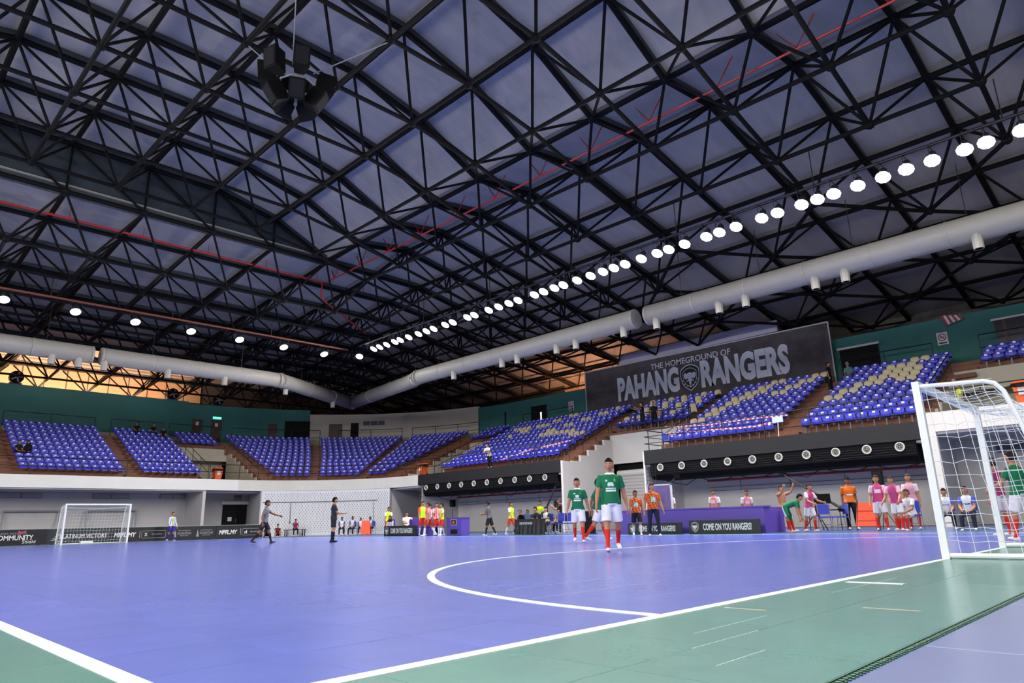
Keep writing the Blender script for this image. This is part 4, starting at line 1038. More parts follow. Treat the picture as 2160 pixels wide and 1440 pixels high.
crest(facing((BX-.01,21.28,9.87),(-1,0)),1.5,t,M_banw,mat('banner_dark',(40,38,42),.8))
for y,z,hh,txt in ((28.6,10.2,.3,'BRAVERY'),(28.7,9.35,.3,'LOYALTY'),(13.0,11.1,.3,'WE ARE RANGERS')):
    long_text(txt,BX-.02,y,z,hh,2.2,mat('banner_faint',(100,95,98),.8),t)
t = empty('light_box',(40.5,21,11.9),label='pale grey box beam above the big banner',cat='beam box')
obj('box_face', MB().box((40.32,14.9,12.12),(40.55,27.15,12.55)), mat('box_grey',(140,140,168),.6), t); obj('box_lip', MB().box((40.25,14.9,11.8),(40.5,27.15,12.1)), mat('box_pale',(176,174,196),.6), t)
for y in (16,21,26): obj('box_bracket', MB().box((40.5,y-.05,10.66),(40.6,y+.05,12.5)), M_rail, t)
# ---------------------------------------------------------------- jet nozzles in the black air boxes under the fascia
M_noz = mat('nozzle_cream',(206,204,192),.45)
for nm,a,b,lab in (('air_box',24.3,36.9,'black air box with round nozzles by the corner gangway'),('air_box',5.5,17.9,'black air box with round nozzles above the purple dugout wall')):
    t = empty(nm,(29.9,(a+b)/2,2.9),label=lab,cat='air box')
    obj('box_front', MB().prism([(29.45,a,3.315),(29.45,a,2.72),(29.6,a,2.5),(31.2,a,2.5),(31.2,a,3.19),(29.58,a,3.19),(29.58,a,3.315)],(0,b-a,0)), M_box, t)
    for k in range(4): obj('box_rib', MB().box((29.435,a,2.8+.1*k),(29.45,b,2.815+.1*k)), M_black, t)
    for k in range(6): y = a+(b-a)*(k+.5)/6; obj('hanging_cable', MB().tube([(30.6,y-.9,2.5),(30.6,y-.3,2.36-.08*(k%3)),(30.6,y+.4,2.34),(30.6,y+.9,2.5)],.02,5), M_black, t)
def nozzle_mesh():
    ring = MB().tube([(-.03,.165*math.cos(2*PI*j/18),.165*math.sin(2*PI*j/18)) for j in range(18)],.028,6,closed=True); cone = MB().lathe([(.03,-.045),(.05,-.03),(.05,.0)],10,axis='X')
    vane = MB()
    for k in range(8):
        a = 2*PI*k/8; vane.obox((-.02,.10*math.cos(a),.10*math.sin(a)),(.008,0,0),(0,.045*math.cos(a),.045*math.sin(a)),(0,-.006*math.sin(a),.006*math.cos(a)))
    gr = MB()
    for r in (.09,.125): gr.tube([(-.03,r*math.cos(2*PI*j/14),r*math.sin(2*PI*j/14)) for j in range(14)],.006,4,closed=True)
    return ring.mesh('nozzle_ring',M_noz,True),cone.mesh('nozzle_hub',mat('nozzle_grey',(120,118,110),.5)),vane.mesh('nozzle_vanes',mat('nozzle_grey',(120,118,110),.5)),gr.mesh('nozzle_grille',M_noz)
NZ = nozzle_mesh()
for ys,w_ in (([36.56-1.257*k for k in range(10)],'in the corner side air box'),([17.27-1.244*k for k in range(10)],'in the air box above the dugout wall')):
    for n,y in enumerate(ys):
        t = empty('jet_nozzle',(29.44,y,3.09),label=f'{ORD[n]} round cream air nozzle from the corner {w_}',cat='air nozzle',group='air nozzles '+w_)
        for nm,me in zip(('ring','hub','vane_set','grille'),NZ): link(nm,me,t)
# cages at the ends of the air boxes
for y0,y1,lab in ((36.95,37.4,'black wire cage at the corner end of the air box'),(17.6,18.15,'black wire cage beside the deep bay')):
    t = empty('wire_cage',(29.6,y0,2.5),label=lab,cat='cage'); mb = MB()
    for k in range(6): z = 2.3+.2*k; mb.tube([(29.45,y0,z),(29.45,y1,z)],.012,4)
    for k in range(4): y = y0+(y1-y0)*k/3; mb.tube([(29.45,y,2.3),(29.45,y,3.3)],.012,4)
    obj('wire_mesh', mb, M_rail, t)
# pipes and conduits on the wall under the long stand
for n,(a,b,w_) in enumerate(((24.2,37.2,'by the corner'),(5.4,16.6,'behind the dugout wall'))):
    t = empty('wall_pipe',(32.85,(a+b)/2,2.45),label='red pipe along the white wall '+w_,cat='pipe'); obj('pipe_run', MB().cyl((32.85,a,2.45),(32.85,b,2.45),.05,8), M_red, t)
    for k in range(5): y = a+(b-a)*(k+.5)/5; obj('pipe_clip', MB().box((32.8,y-.03,2.4),(32.95,y+.03,2.52)), M_red, t)
    t = empty('cable_conduit',(32.9,(a+b)/2,2.1),label='thin grey conduits on the white wall '+w_,cat='conduit')
    for z in (2.1,1.92): obj('conduit_run', MB().cyl((32.92,a,z),(32.92,b,z),.014,5), M_vent, t)
    for k in range(4): y = a+(b-a)*(k+.6)/4.3; obj('conduit_drop', MB().cyl((32.92,y,2.4),(32.92,y,.75 if k == 1 else 1.9),.014,5), M_vent, t)
t = empty('wall_box',(32.9,27.5,1.6),label='small grey switch box on the white wall under the stand',cat='switch box'); obj('box_case', MB().box((32.82,27.38,1.41),(32.95,27.66,1.87)), mat('case_grey',(96,98,104),.5), t); obj('box_door', MB().box((32.81,27.41,1.45),(32.825,27.63,1.83)), mat('case_dark',(64,66,72),.5), t)
# conduit loop on the white block wall
t = empty('cable_conduit',(*SP('arc',math.radians(50),0),2.4),label='dark conduit loop on the white block wall',cat='conduit'); 
def wallp(deg,z): x,y = SP('arc',math.radians(deg),.0); return (x,y,z)
obj('conduit_run', MB().tube([wallp(a,2.45) for a in range(78,21,-4)],.03,5), M_vent, t)
for a,z in ((76,1.3),(65,1.0),(24,.9)): obj('conduit_drop', MB().cyl(wallp(a,2.45),wallp(a,z),.028,5), M_vent, t); obj('outlet_box', MB().box(tuple(c-.06 for c in wallp(a,z)),tuple(c+.06 for c in wallp(a,z))), M_vent, t)
# ---------------------------------------------------------------- vents, doors, signs
for n,(x0,x1) in enumerate(((7.1,9.35),(12.2,14.4),(16.4,18.1))):
    t = empty('wall_vent',((x0+x1)/2,50.3,3.0),label=('grey louvred wall vent above the spare goal frame','grey louvred wall vent above the far goal','grey louvred wall vent above the goalkeeper')[n],cat='vent')
    for a,b in ((x0,(x0+x1)/2-.03),((x0+x1)/2+.03,x1)):
        obj('vent_frame', MB().box((a,50.28,2.8),(b,50.34,3.12)), M_vent, t)
        for k in range(5): obj('louvre', MB().box((a+.03,50.26,2.83+.055*k),(b-.03,50.28,2.865+.055*k)), M_grey, t)
def door(nm,pts,lab,m=None,leaf=1):
    """pts: box corners; a leaf with handle on a wall"""
    a,b = pts; o = obj(nm, MB().box(a,b), m or M_wood); tag(o,lab,kind='structure'); return o
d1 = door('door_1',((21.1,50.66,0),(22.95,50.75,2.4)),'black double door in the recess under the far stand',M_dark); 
obj('paper_notice', MB().box((21.5,50.645,1.2),(21.8,50.66,1.5)), M_ink, d1); obj('door_handle', MB().box((22.1,50.62,1.1),(22.14,50.66,1.4)), M_vent, d1)
obj('shutter_box', MB().cyl((20.9,50.6,2.55),(23.0,50.6,2.55),.14,10), M_white, d1)
t = empty('exit_sign',(22.2,50.6,2.9),label='red and green exit sign above the recessed black door',cat='sign'); obj('sign_red', MB().box((21.9,50.6,2.98),(22.45,50.65,3.14)), mat('sign_red',(170,50,60),.5), t); obj('sign_green', MB().box((21.9,50.6,2.76),(22.45,50.65,2.97)), mat('sign_green',(40,120,90),.5), t)
lettering('KELUAR',facing((22.17,50.595,2.87),(0,-1)),.12,.45,M_ink,t)
WY = LIPY+WD
for n,x in enumerate((21.0,22.6)):
    a = 75 if n == 0 else 74
    p = SP('arc',ang_x(x+.42,WD-.05),WD-.06); rz_ = ang_x(x+.42,WD)-PI/2
    d = link('door_%d' % (2+n), MB().box((-.42,-.02,0),(.42,.04,2.1)).mesh('door_leaf',M_wood)); d.matrix_basis = Matrix.Translation((p[0],p[1],ZW0)) @ Matrix.Rotation(rz_,4,'Z'); tag(d,('plain brown door in the teal wall','brown door under a green exit light')[n],kind='structure')
    q = link('door_notice', MB().box((-.13,-.035,1.55),(.13,-.02,1.85)).mesh('notice',M_ink), d); q = link('door_handle', MB().box((.32,-.06,1.0),(.36,-.02,1.15)).mesh('handle',M_vent), d)
p = SP('arc',ang_x(23.02,WD-.1),WD-.1); t = empty('exit_light',(p[0],p[1],ZW0+2.2),ang_x(23.02,WD)-PI/2,'green lit exit sign above a brown door','sign')
link('sign_face', MB().box((-.36,-.03,0),(.36,.0,.2)).mesh('sign_face',mat('exit_lit',(90,225,190),.4,emit=1.5)), t); link('sign_case', MB().box((-.38,0,-.02),(.38,.06,.22)).mesh('sign_case',M_vent), t)
def opening(nm,deg0,deg1,z1,lab,m=None):
    mb = MB(); strip(mb,'arc',math.radians(deg0),math.radians(deg1),WD-.05,WD+.02,ZW0,z1); tag(obj(nm,mb,m or M_dark),lab,kind='structure')
opening('door_4',68.2,70.4,ZW0+2.05,'narrow brown door in the teal corner wall',M_wood); opening('door_5',59.9,66.3,ZW0+2.35,'wide dark opening in the teal corner wall')
opening('door_6',51.5,55.0,ZW0+2.1,'wide brown door in the cream wall',M_wood); opening('door_7',47.2,49.3,ZW0+2.2,'narrow dark door in the cream wall')
t = empty('wall_vent',(*wa(42),10.1),label='three pane grey vent high on the cream wall',cat='vent')
for k in range(3): mb = MB(); strip(mb,'arc',math.radians(40.2+2*k),math.radians(42+2*k),WD-.05,WD+.02,9.75,10.15); obj('vent_pane',mb,mat('vent_dark',(80,82,90),.6),t)
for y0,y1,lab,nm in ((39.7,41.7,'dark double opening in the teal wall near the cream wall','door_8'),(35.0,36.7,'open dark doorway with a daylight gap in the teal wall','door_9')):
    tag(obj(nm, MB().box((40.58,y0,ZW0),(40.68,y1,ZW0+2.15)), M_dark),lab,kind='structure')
obj('daylight_gap', MB().box((40.56,35.5,ZW0+.5),(40.58,35.62,ZW0+1.6)), mat('daylight',(235,240,255),.5,emit=3.0), bpy.data.objects['door_9'])
def no_smoking(x,y,z,s,lab):
    t = empty('no_smoking_sign',(x,y,z),label=lab,cat='sign'); obj('sign_plate', MB().box((x,y-.3*s,z-.4*s),(x+.02,y+.3*s,z+.4*s)), mat('sign_white',(226,224,228),.5), t)
    obj('red_ring', MB().tube([(x-.01,y+.22*s*math.cos(2*PI*k/18),z+.08*s+.22*s*math.sin(2*PI*k/18)) for k in range(18)],.022*s,4,closed=True), M_red, t); obj('red_bar', MB().tube([(x-.01,y+.15*s,z+.23*s),(x-.01,y-.15*s,z-.07*s)],.022*s,4), M_red, t)
    obj('cigarette', MB().box((x-.008,y-.14*s,z+.06*s),(x,y+.12*s,z+.1*s)), M_inkd, t); obj('caption_bar', MB().box((x-.006,y-.22*s,z-.33*s),(x,y+.22*s,z-.24*s)), M_inkd, t)
no_smoking(40.6,32.3,9.45,.9,'white no smoking sign on the teal wall beside the banner'); no_smoking(40.6,6.2,9.55,.85,'white no smoking sign on the teal wall behind the near goal block')
# dark windows in the teal wall
t = obj('window_1', MB().box((40.56,-3,8.6),(40.64,3.8,9.95)), mat('window_dark',(44,42,50),.25)); tag(t,'dark glazed windows with brown mullions behind the near goal block',kind='structure')
for k in range(5): obj('window_mullion', MB().box((40.52,-2.9+1.55*k,8.6),(40.57,-2.75+1.55*k,9.95)), M_wood, t)
obj('window_sill', MB().box((40.4,-3.1,9.95),(40.65,3.9,10.05)), M_white, t)
# flag on the teal wall top
t = empty('flag',(40.4,5.6,10.4),label='small red and white striped flag drooping over the teal wall',cat='flag')
for k in range(7):
    y0 = 6.05-.12*k; obj('stripe', MB().prism([(40.42,y0,10.75-.02*k),(40.42,y0-.12,10.73-.02*k),(40.40,y0-.28,10.2+.03*k),(40.40,y0-.16,10.15+.03*k)],(.015,0,0)), mat('flag_red',(176,60,70),.7) if k % 2 == 0 else M_ink, t)
obj('flag_pole', MB().cyl((40.42,5.2,10.62),(40.68,5.15,10.62),.02,6), M_white, t)
# ---------------------------------------------------------------- bins on the gangway landings
M_or = mat('bin_orange',(238,98,30),.45); M_bag = mat('bin_bag',(24,22,24),.35)
def bin_(x,y,z,rz,lab):
    t = empty('wheelie_bin',(x,y,z),rz,lab,'bin','orange wheelie bins')
    b = MB(); pr = [(.0,.05,.22,.24),(.75,.0,.29,.31)]
    V = [(-.21,-.22,.06),(.21,-.22,.06),(.21,.22,.06),(-.21,.22,.06),(-.28,-.29,.75),(.28,-.29,.75),(.28,.29,.75),(-.28,.29,.75)]
    b.add(V,[(0,3,2,1),(4,5,6,7),(0,1,5,4),(1,2,6,5),(2,3,7,6),(3,0,4,7)]); link('bin_body',b.mesh('bin_body',M_or),t)
    lid = MB().add([(-.3,-.32,.8),(.3,-.32,.8),(.3,.32,.84),(-.3,.32,.84),(-.24,-.24,.88),(.24,-.24,.88),(.24,.26,.92),(-.24,.26,.92)],[(0,3,2,1),(4,5,6,7),(0,1,5,4),(1,2,6,5),(2,3,7,6),(3,0,4,7)]); link('lid',lid.mesh('lid',M_or),t)
    link('bin_bag',MB().lathe([(.40,.66),(.43,.74),(.36,.80)],10).mesh('bin_bag',M_bag),t)
    for s in (-1,1): link('wheel',MB().lathe([(.0,-.03),(.09,-.03),(.09,.03),(.0,.03)],10,(s*.24,.2,.09),'X').mesh('wheel',M_bag),t)
    link('bin_sticker',MB().box((-.12,-.285,.35),(.12,-.255,.62)).mesh('sticker',M_ink),t)
bin_(19.35,47.95,4.03,0,'orange wheelie bin in the far gangway mouth'); bin_(30.25,38.0,4.03,-PI/2,'orange wheelie bin in the corner gangway mouth'); bin_(30.3,1.85,4.3,-PI/2,'orange wheelie bin in the gangway behind the near goal')
t = empty('exit_light',(LIPX+row_d(8)-.05,2.2,6.5),label='white lit exit sign on the cream lintel above the near goal',cat='sign')
obj('sign_face', MB().box((LIPX+row_d(8)-.1,1.7,6.25),(LIPX+row_d(8)-.06,2.5,6.42)), mat('exit_white',(235,255,245),.4,emit=2.0), t); obj('sign_case', MB().box((LIPX+row_d(8)-.06,1.65,6.22),(LIPX+row_d(8)-.005,2.55,6.45)), M_vent, t)
obj('notice_plate', MB().box((LIPX+row_d(8)-.03,1.95,6.5),(LIPX+row_d(8)-.005,2.3,6.75)), M_vent, t)
# ---------------------------------------------------------------- ceiling loudspeaker cluster
M_spk = mat('speaker_black',(9,9,11),.8,spec=.2); M_spkf = mat('speaker_grille',(26,26,30),.8,spec=.2)
CS = Vector((7.9,15.9,14.25)); t = empty('speaker_cluster',CS,label='black loudspeaker cluster hanging on cables under the roof',cat='speaker cluster')
obj('hub_frame', MB().tube([CS+Vector((.55*math.cos(2*PI*k/8),.55*math.sin(2*PI*k/8),.1)) for k in range(8)],.035,6,closed=True), M_vent, t)
for z,r,n,hgt,tl in ((.42,.92,7,.36,.1),(-.42,.62,5,.32,.6)):
    for k in range(n):
        a = 2*PI*k/n+(.75 if z > 0 else .5);
        if z > 0 and k == 5: continue
        d = Vector((math.cos(a),math.sin(a),0)); u = Vector((-math.sin(a),math.cos(a),0)); ax = (d*math.cos(tl)-Vector((0,0,1))*math.sin(tl)); vv = ax.cross(u) if ax.cross(u).z > 0 else -ax.cross(u)
        c = CS+d*r+Vector((0,0,z)); mb = MB(); P = []
        for s1,wd in ((-1,.15),(1,.25)):
            for s2,s3 in ((-1,-1),(1,-1),(1,1),(-1,1)): P.append(c+ax*s1*.26+u*s2*wd+vv*s3*hgt)
        mb.add(P,[(0,3,2,1),(4,5,6,7),(0,1,5,4),(1,2,6,5),(2,3,7,6),(3,0,4,7)]); o = obj('speaker_cabinet', mb, M_spk, t)
        f = MB().add([c+ax*.265+u*s2*.2+vv*s3*(hgt-.06) for s2,s3 in ((-1,-1),(1,-1),(1,1),(-1,1))]+[c+ax*.275+u*s2*.2+vv*s3*(hgt-.06) for s2,s3 in ((-1,-1),(1,-1),(1,1),(-1,1))],[(0,3,2,1),(4,5,6,7),(0,1,5,4),(1,2,6,5),(2,3,7,6),(3,0,4,7)])
        obj('speaker_grille', f, M_spkf, o)
for k in range(4):
    a = PI/4+k*PI/2; n_ = Vector((6.66 if math.cos(a) < 0 else 10.03,13.77 if math.sin(a) < 0 else 17.14,15.95)); obj('hanging_cable', MB().tube([CS+Vector((.5*math.cos(a),.5*math.sin(a),.5)),n_],.02,5), M_vent, t)
obj('mast', MB().cyl(CS+Vector((0,0,-.6)),CS+Vector((0,0,1.4)),.05,8), M_vent, t)
# doors and vents in the two small bays, dark gap beside the banner
tag(obj('door_10', MB().box((33.38,.2,0),(33.44,2.1,2.25)), M_dark),'dark doorway in the bay behind the near goal',kind='structure'); obj('shutter_box', MB().cyl((33.3,.0,2.45),(33.3,2.4,2.45),.16,10), M_white, bpy.data.objects['door_10']); obj('door_leaf', MB().box((33.36,1.5,0),(33.4,2.1,2.2)), mat('door_maroon',(70,26,34),.5), bpy.data.objects['door_10'])
t = empty('wall_vent',(33.42,2.6,3.0),label='grey louvred vent in the bay behind the near goal',cat='vent'); obj('vent_frame', MB().box((33.39,1.2,2.85),(33.44,3.6,3.2)), M_vent, t)
for k in range(5): obj('louvre', MB().box((33.37,1.25,2.88+.06*k),(33.39,3.55,2.915+.06*k)), mat('louvre_dark',(96,98,104),.6), t)
tag(obj('door_11', MB().box((33.38,37.8,0),(33.44,39.5,2.2)), M_dark),'dark doorway beside the block wall',kind='structure'); obj('shutter_box', MB().cyl((33.3,37.6,2.38),(33.3,39.7,2.38),.14,10), M_white, bpy.data.objects['door_11'])
t = empty('wall_vent',(33.42,38.9,2.95),label='grey vent above the dark doorway beside the block wall',cat='vent')
for k in range(3): obj('vent_pane', MB().box((33.39,37.9+.65*k,2.75),(33.43,38.45+.65*k,3.12)), M_vent, t)
tag(obj('door_12', MB().box((40.55,9.4,ZW0),(40.66,11.5,9.9)), M_dark),'dark opening in the teal wall at the banner end',kind='structure'); obj('lintel', MB().box((40.45,9.3,9.9),(40.66,11.6,10.02)), M_white, bpy.data.objects['door_12'])
# drum fans standing on top of the teal wall behind the far stand
for n,(x,lab) in enumerate(((8.2,'black drum fan on the teal wall above the wide far block'),(19.2,'black drum fan on the teal wall above the top row sitters'),(23.0,'black drum fan on the teal wall nearest the corner'))):
    y = WY+.12; z = 11.35 if x < AX else 11.2
    if x > AX: y = SP('arc',ang_x(x,WD+.12),WD+.12)[1]
    t = empty('drum_fan',(x,y,z),label=lab,cat='fan')
    obj('fan_drum', MB().lathe([(.42,-.3),(.46,-.25),(.46,.25),(.42,.3)],16,(x,y,z+.52),'Y'), M_box, t); obj('fan_stand', MB().box((x-.4,y-.12,z),(x+.4,y+.12,z+.1)), M_rail, t)
    for k in range(5): a = 2*PI*k/5; obj('fan_blade', MB().obox((x+.2*math.cos(a),y-.31,z+.52+.2*math.sin(a)),(.18*math.cos(a),0,.18*math.sin(a)),(0,.005,0),(-.05*math.sin(a),0,.05*math.cos(a))), M_vent, t)
# ---------------------------------------------------------------- furniture along the touch line
M_pur = mat('dugout_purple',(92,70,168),.5); M_bd = mat('board_charcoal',(30,30,36),.55,var=.3,scale=3); M_chrome = mat('chrome',(190,192,196),.25,metal=.9); M_navy = mat('chair_blue',(58,72,176),.6); M_clothb = mat('table_cloth',(22,22,26),.5,var=.3,scale=6,bump=.4)
def coyr(x,y0,y1,h,lab,txt='COME ON YOU RANGERS!'):
    t = empty('touchline_board',(x,(y0+y1)/2,0),label=lab,cat='board'); obj('panel', MB().box((x,y0,0),(x+.05,y1,h)), M_bd, t)
    W = y1-y0; long_text(txt,x-.008,(y0+y1)/2-.05*W,h*.52,h*.5,W*.68,M_ink,t,.03)
    crest(facing((x-.004,y1-.09*W,h*.5),(-1,0)),h*.62,t,M_ink,M_inkd)
    for y in (y0+.25,y1-.25): obj('rear_foot', MB().prism([(x+.05,y,0),(x+.3,y,0),(x+.05,y,h*.7)],(0,.04,0)), M_bd, t)
coyr(20.9,8.2,10.8,.46,'dark board reading COME ON YOU RANGERS with two water bottles above it'); coyr(20.9,11.1,13.4,.40,'dark board reading COME ON YOU RANGERS behind the two orange shirted men'); coyr(21.7,27.5,30.4,.54,'dark board reading COME ON YOU RANGERS in front of the seated woman')
t = empty('dugout_wall',(21.8,11.2,0),label='long purple dugout wall behind the touch line boards',cat='dugout wall')
obj('front_panel', MB().box((21.5,8.3,0),(21.6,14.2,.84)), M_pur, t); obj('top_rail', MB().box((21.45,8.25,.84),(21.95,14.25,.89)), M_pur, t); obj('end_panel', MB().box((21.6,8.3,0),(23.0,8.4,.84)), M_pur, t); obj('end_panel', MB().box((21.6,14.1,0),(22.6,14.2,.84)), M_pur, t)
t = empty('dugout_wall',(22.9,28.3,0),label='purple padded seat wall behind the standing bib players',cat='dugout wall')
obj('front_panel', MB().box((22.4,26.9,0),(22.5,30.2,.45)), M_pur, t); obj('seat_top', MB().box((22.4,26.9,.42),(23.0,30.2,.47)), M_pur, t); obj('backrest', MB().box((23.0,26.9,.1),(23.12,30.2,.95)), M_pur, t); obj('top_edge', MB().box((23.0,28.9,.95),(23.12,30.2,.98)), M_red, t)
t = empty('drinks_cabinet',(22.1,24.55,0),label='purple cabinet with a framed orange picture and black vent',cat='cabinet')
obj('cabinet_body', MB().box((21.8,24.0,0),(22.35,25.1,.84)), M_pur, t); obj('cabinet_top', MB().box((21.77,23.97,.84),(22.38,25.13,.87)), M_pur, t); obj('picture_frame', MB().box((21.785,24.35,.5),(21.8,24.75,.78)), M_ink, t); obj('picture', MB().box((21.78,24.37,.52),(21.79,24.73,.76)), M_inkd, t); obj('picture_figure', MB().prism([(21.775,24.5,.56),(21.775,24.62,.56),(21.775,24.64,.7),(21.775,24.48,.7)],(.006,0,0)), M_or, t); obj('vent_panel', MB().box((21.785,24.3,.08),(21.8,24.8,.3)), M_dark, t)
def bottle(x,y,z,lab):
    t = empty('water_bottle',(x,y,z),label=lab,cat='bottle'); obj('bottle_body', MB().lathe([(.03,0),(.034,.01),(.034,.14),(.018,.18),(.014,.2)],10,(x,y,z)), mat('bottle_clear',(215,220,232),.15), t, True); obj('bottle_cap', MB().lathe([(.016,.2),(.016,.22)],8,(x,y,z)), M_navy, t)
bottle(21.2,10.15,0,'clear water bottle in front of the dugout wall, nearer the deep bay'); bottle(21.2,9.85,0,'clear water bottle in front of the dugout wall, nearer the near goal')
CH = {}
def chair_parts(m):
    if m.name in CH: return CH[m.name]
    seat = MB().box((-.21,-.22,.43),(.21,.20,.48)); back = MB().prism([(-.2,.19,.55),(.2,.19,.55),(.2,.2,.85),(.14,.205,.91),(-.14,.205,.91),(-.2,.2,.85)],(0,.035,0))
    legs = []
    for sx in (-1,1):
        for p in ([(sx*.2,-.2,.45),(sx*.21,-.24,0)],[(sx*.2,.2,.9),(sx*.2,.19,.45),(sx*.21,.27,0)]): legs.append(MB().tube(p,.013,6).mesh('leg',M_chrome))
    CH[m.name] = [('seat',seat.mesh('seat',m)),('backrest',back.mesh('backrest',m))]+[('leg',l) for l in legs]+[('stretcher',MB().tube([(-.2,0,.2),(.2,0,.2)],.01,5).mesh('stretcher',M_chrome))]
    return CH[m.name]
def chair(x,y,rz,lab,z=0.0,m=None):
    t = empty('stacking_chair',(x,y,z),rz,lab,'chair','blue stacking chairs')
    for nm,me in chair_parts(m or M_navy): link(nm,me,t)
    return t
FC = -PI/2      # a chair or figure that looks towards the court (-X)
chair(22.6,18.35,FC,'empty blue chair beside the scorer table, nearer the table'); chair(22.5,17.7,FC,'empty blue chair beside the scorer table, nearer the bay wall')
chair(30.35,17.35,-PI/2+.9,'lone blue chair on the walkway above the deep bay',4.03)
chair(24.2,7.35,FC+.6,'blue chair in front of the monitor'); chair(24.9,7.1,FC-.8,'blue chair beside the monitor table')
# scorer table
t = empty('scorer_table',(22.15,19.35,0),label='scorer table under a wrinkled black printed cloth',cat='table')
obj('table_top', MB().box((21.85,18.45,.66),(22.5,20.3,.69)), M_clothb, t)
mb = MB(); n = 24; V = []
for i in range(n+1):
    y = 18.42+1.9*i/n; dx = .025*math.sin(i*1.9)+.015*math.sin(i*.7); V += [(21.83,y,.69),(21.81+dx,y,.35),(21.79+dx*1.6,y,.02)]
mb.add(V,[(3*i+k,3*i+k+1,3*i+4+k,3*i+3+k) for i in range(n) for k in range(2)]); o = obj('table_cloth', mb, M_clothb, t); sd = o.modifiers.new('thick','SOLIDIFY'); sd.thickness = .006
for y in (18.6,20.1):
    for x in (21.95,22.4): obj('leg', MB().cyl((x,y,0),(x,y,.66),.015,6), M_chrome, t)
long_text('COME ON YOU RANGERS',21.755,19.55,.5,.10,.8,M_ink,t,.02)
t = empty('laptop',(22.2,19.75,.69),label='open laptop on the scorer table',cat='laptop'); obj('keyboard_deck', MB().box((22.12,19.58,.69),(22.36,19.92,.71)), mat('laptop_grey',(120,130,150),.4), t); obj('screen_lid', MB().prism([(22.12,19.58,.71),(22.12,19.92,.71),(22.05,19.92,.93),(22.05,19.58,.93)],(.012,0,0)), mat('laptop_lid',(104,122,150),.4), t)
t = empty('laptop',(22.2,20.15,.69),label='small dark laptop at the end of the scorer table',cat='laptop'); obj('keyboard_deck', MB().box((22.12,20.0,.69),(22.34,20.28,.705)), M_box, t); obj('screen_lid', MB().prism([(22.12,20.0,.705),(22.12,20.28,.705),(22.06,20.28,.87),(22.06,20.0,.87)],(.012,0,0)), M_box, t)
# bench under the block wall, A-boards, stretcher
t = empty('wooden_bench',(24.35,45.5,0),label='dark bench in front of the white block wall',cat='bench'); obj('seat', MB().box((23.55,45.3,.42),(25.15,45.7,.47)), M_wood, t)
for x in (23.65,25.05):
    for y in (45.35,45.65): obj('leg', MB().box((x-.025,y-.025,0),(x+.025,y+.025,.42)), M_rail, t)
M_ab = mat('aboard_orange',(226,72,32),.5)
t = empty('sandwich_board',(26.8,39.9,0),label='orange folding A-board near the block wall',cat='A-board')
obj('front_leaf', MB().prism([(26.2,39.7,.05),(26.75,39.35,.05),(26.85,39.6,.95),(26.4,39.9,.95)],(.02,.03,0)), M_ab, t); obj('rear_leaf', MB().prism([(26.75,40.25,.05),(27.2,39.85,.05),(26.87,39.63,.95),(26.42,39.93,.95)],(.02,.03,0)), M_ab, t)
t = empty('stretcher',(24.0,5.9,0),label='orange folded stretcher propped upright by the men on the bench',cat='stretcher')
obj('canvas', MB().prism([(23.9,5.5,.14),(23.9,6.28,.14),(24.1,6.22,.9),(24.1,5.62,.9)],(.03,0,0)), M_ab, t)
for y in (5.52,6.26): obj('pole', MB().tube([(23.88,y,.0),(24.12,y+(.06 if y < 6 else -.06),.98)],.018,6), M_rail, t)
for z in (.3,.62): obj('strap', MB().box((23.9+.25*(z-.14),5.6,z),(23.92+.25*(z-.14),6.2,z+.03)), M_ab, t)
# loudspeakers
def speaker(x,y,z,rz,lab,pole=True):
    t = empty('loudspeaker',(x,y,z),rz,lab,'loudspeaker'); link('cabinet',MB().prism([(-.17,-.14,0),(.17,-.14,0),(.13,.16,0),(-.13,.16,0)],(0,0,.5)).mesh('cabinet',M_spk),t); link('grille',MB().box((-.15,-.15,.03),(.15,-.14,.47)).mesh('grille',M_spkf),t)
    if pole:
        s = empty('speaker_stand',(x,y,0),rz,'black tripod stand under the '+lab.split(' ',1)[1],'stand'); link('pole',MB().cyl((0,0,.2),(0,0,z),.018,8).mesh('pole',M_rail),s)
        for k in range(3): a = 2*PI*k/3; link('leg',MB().cyl((0,0,.75),(.42*math.cos(a),.42*math.sin(a),0),.012,6).mesh('leg',M_rail),s)
speaker(26.0,6.0,1.52,FC,'black loudspeaker beside the orange stretcher'); speaker(31.3,35.9,1.75,FC,'black loudspeaker behind the bib players')
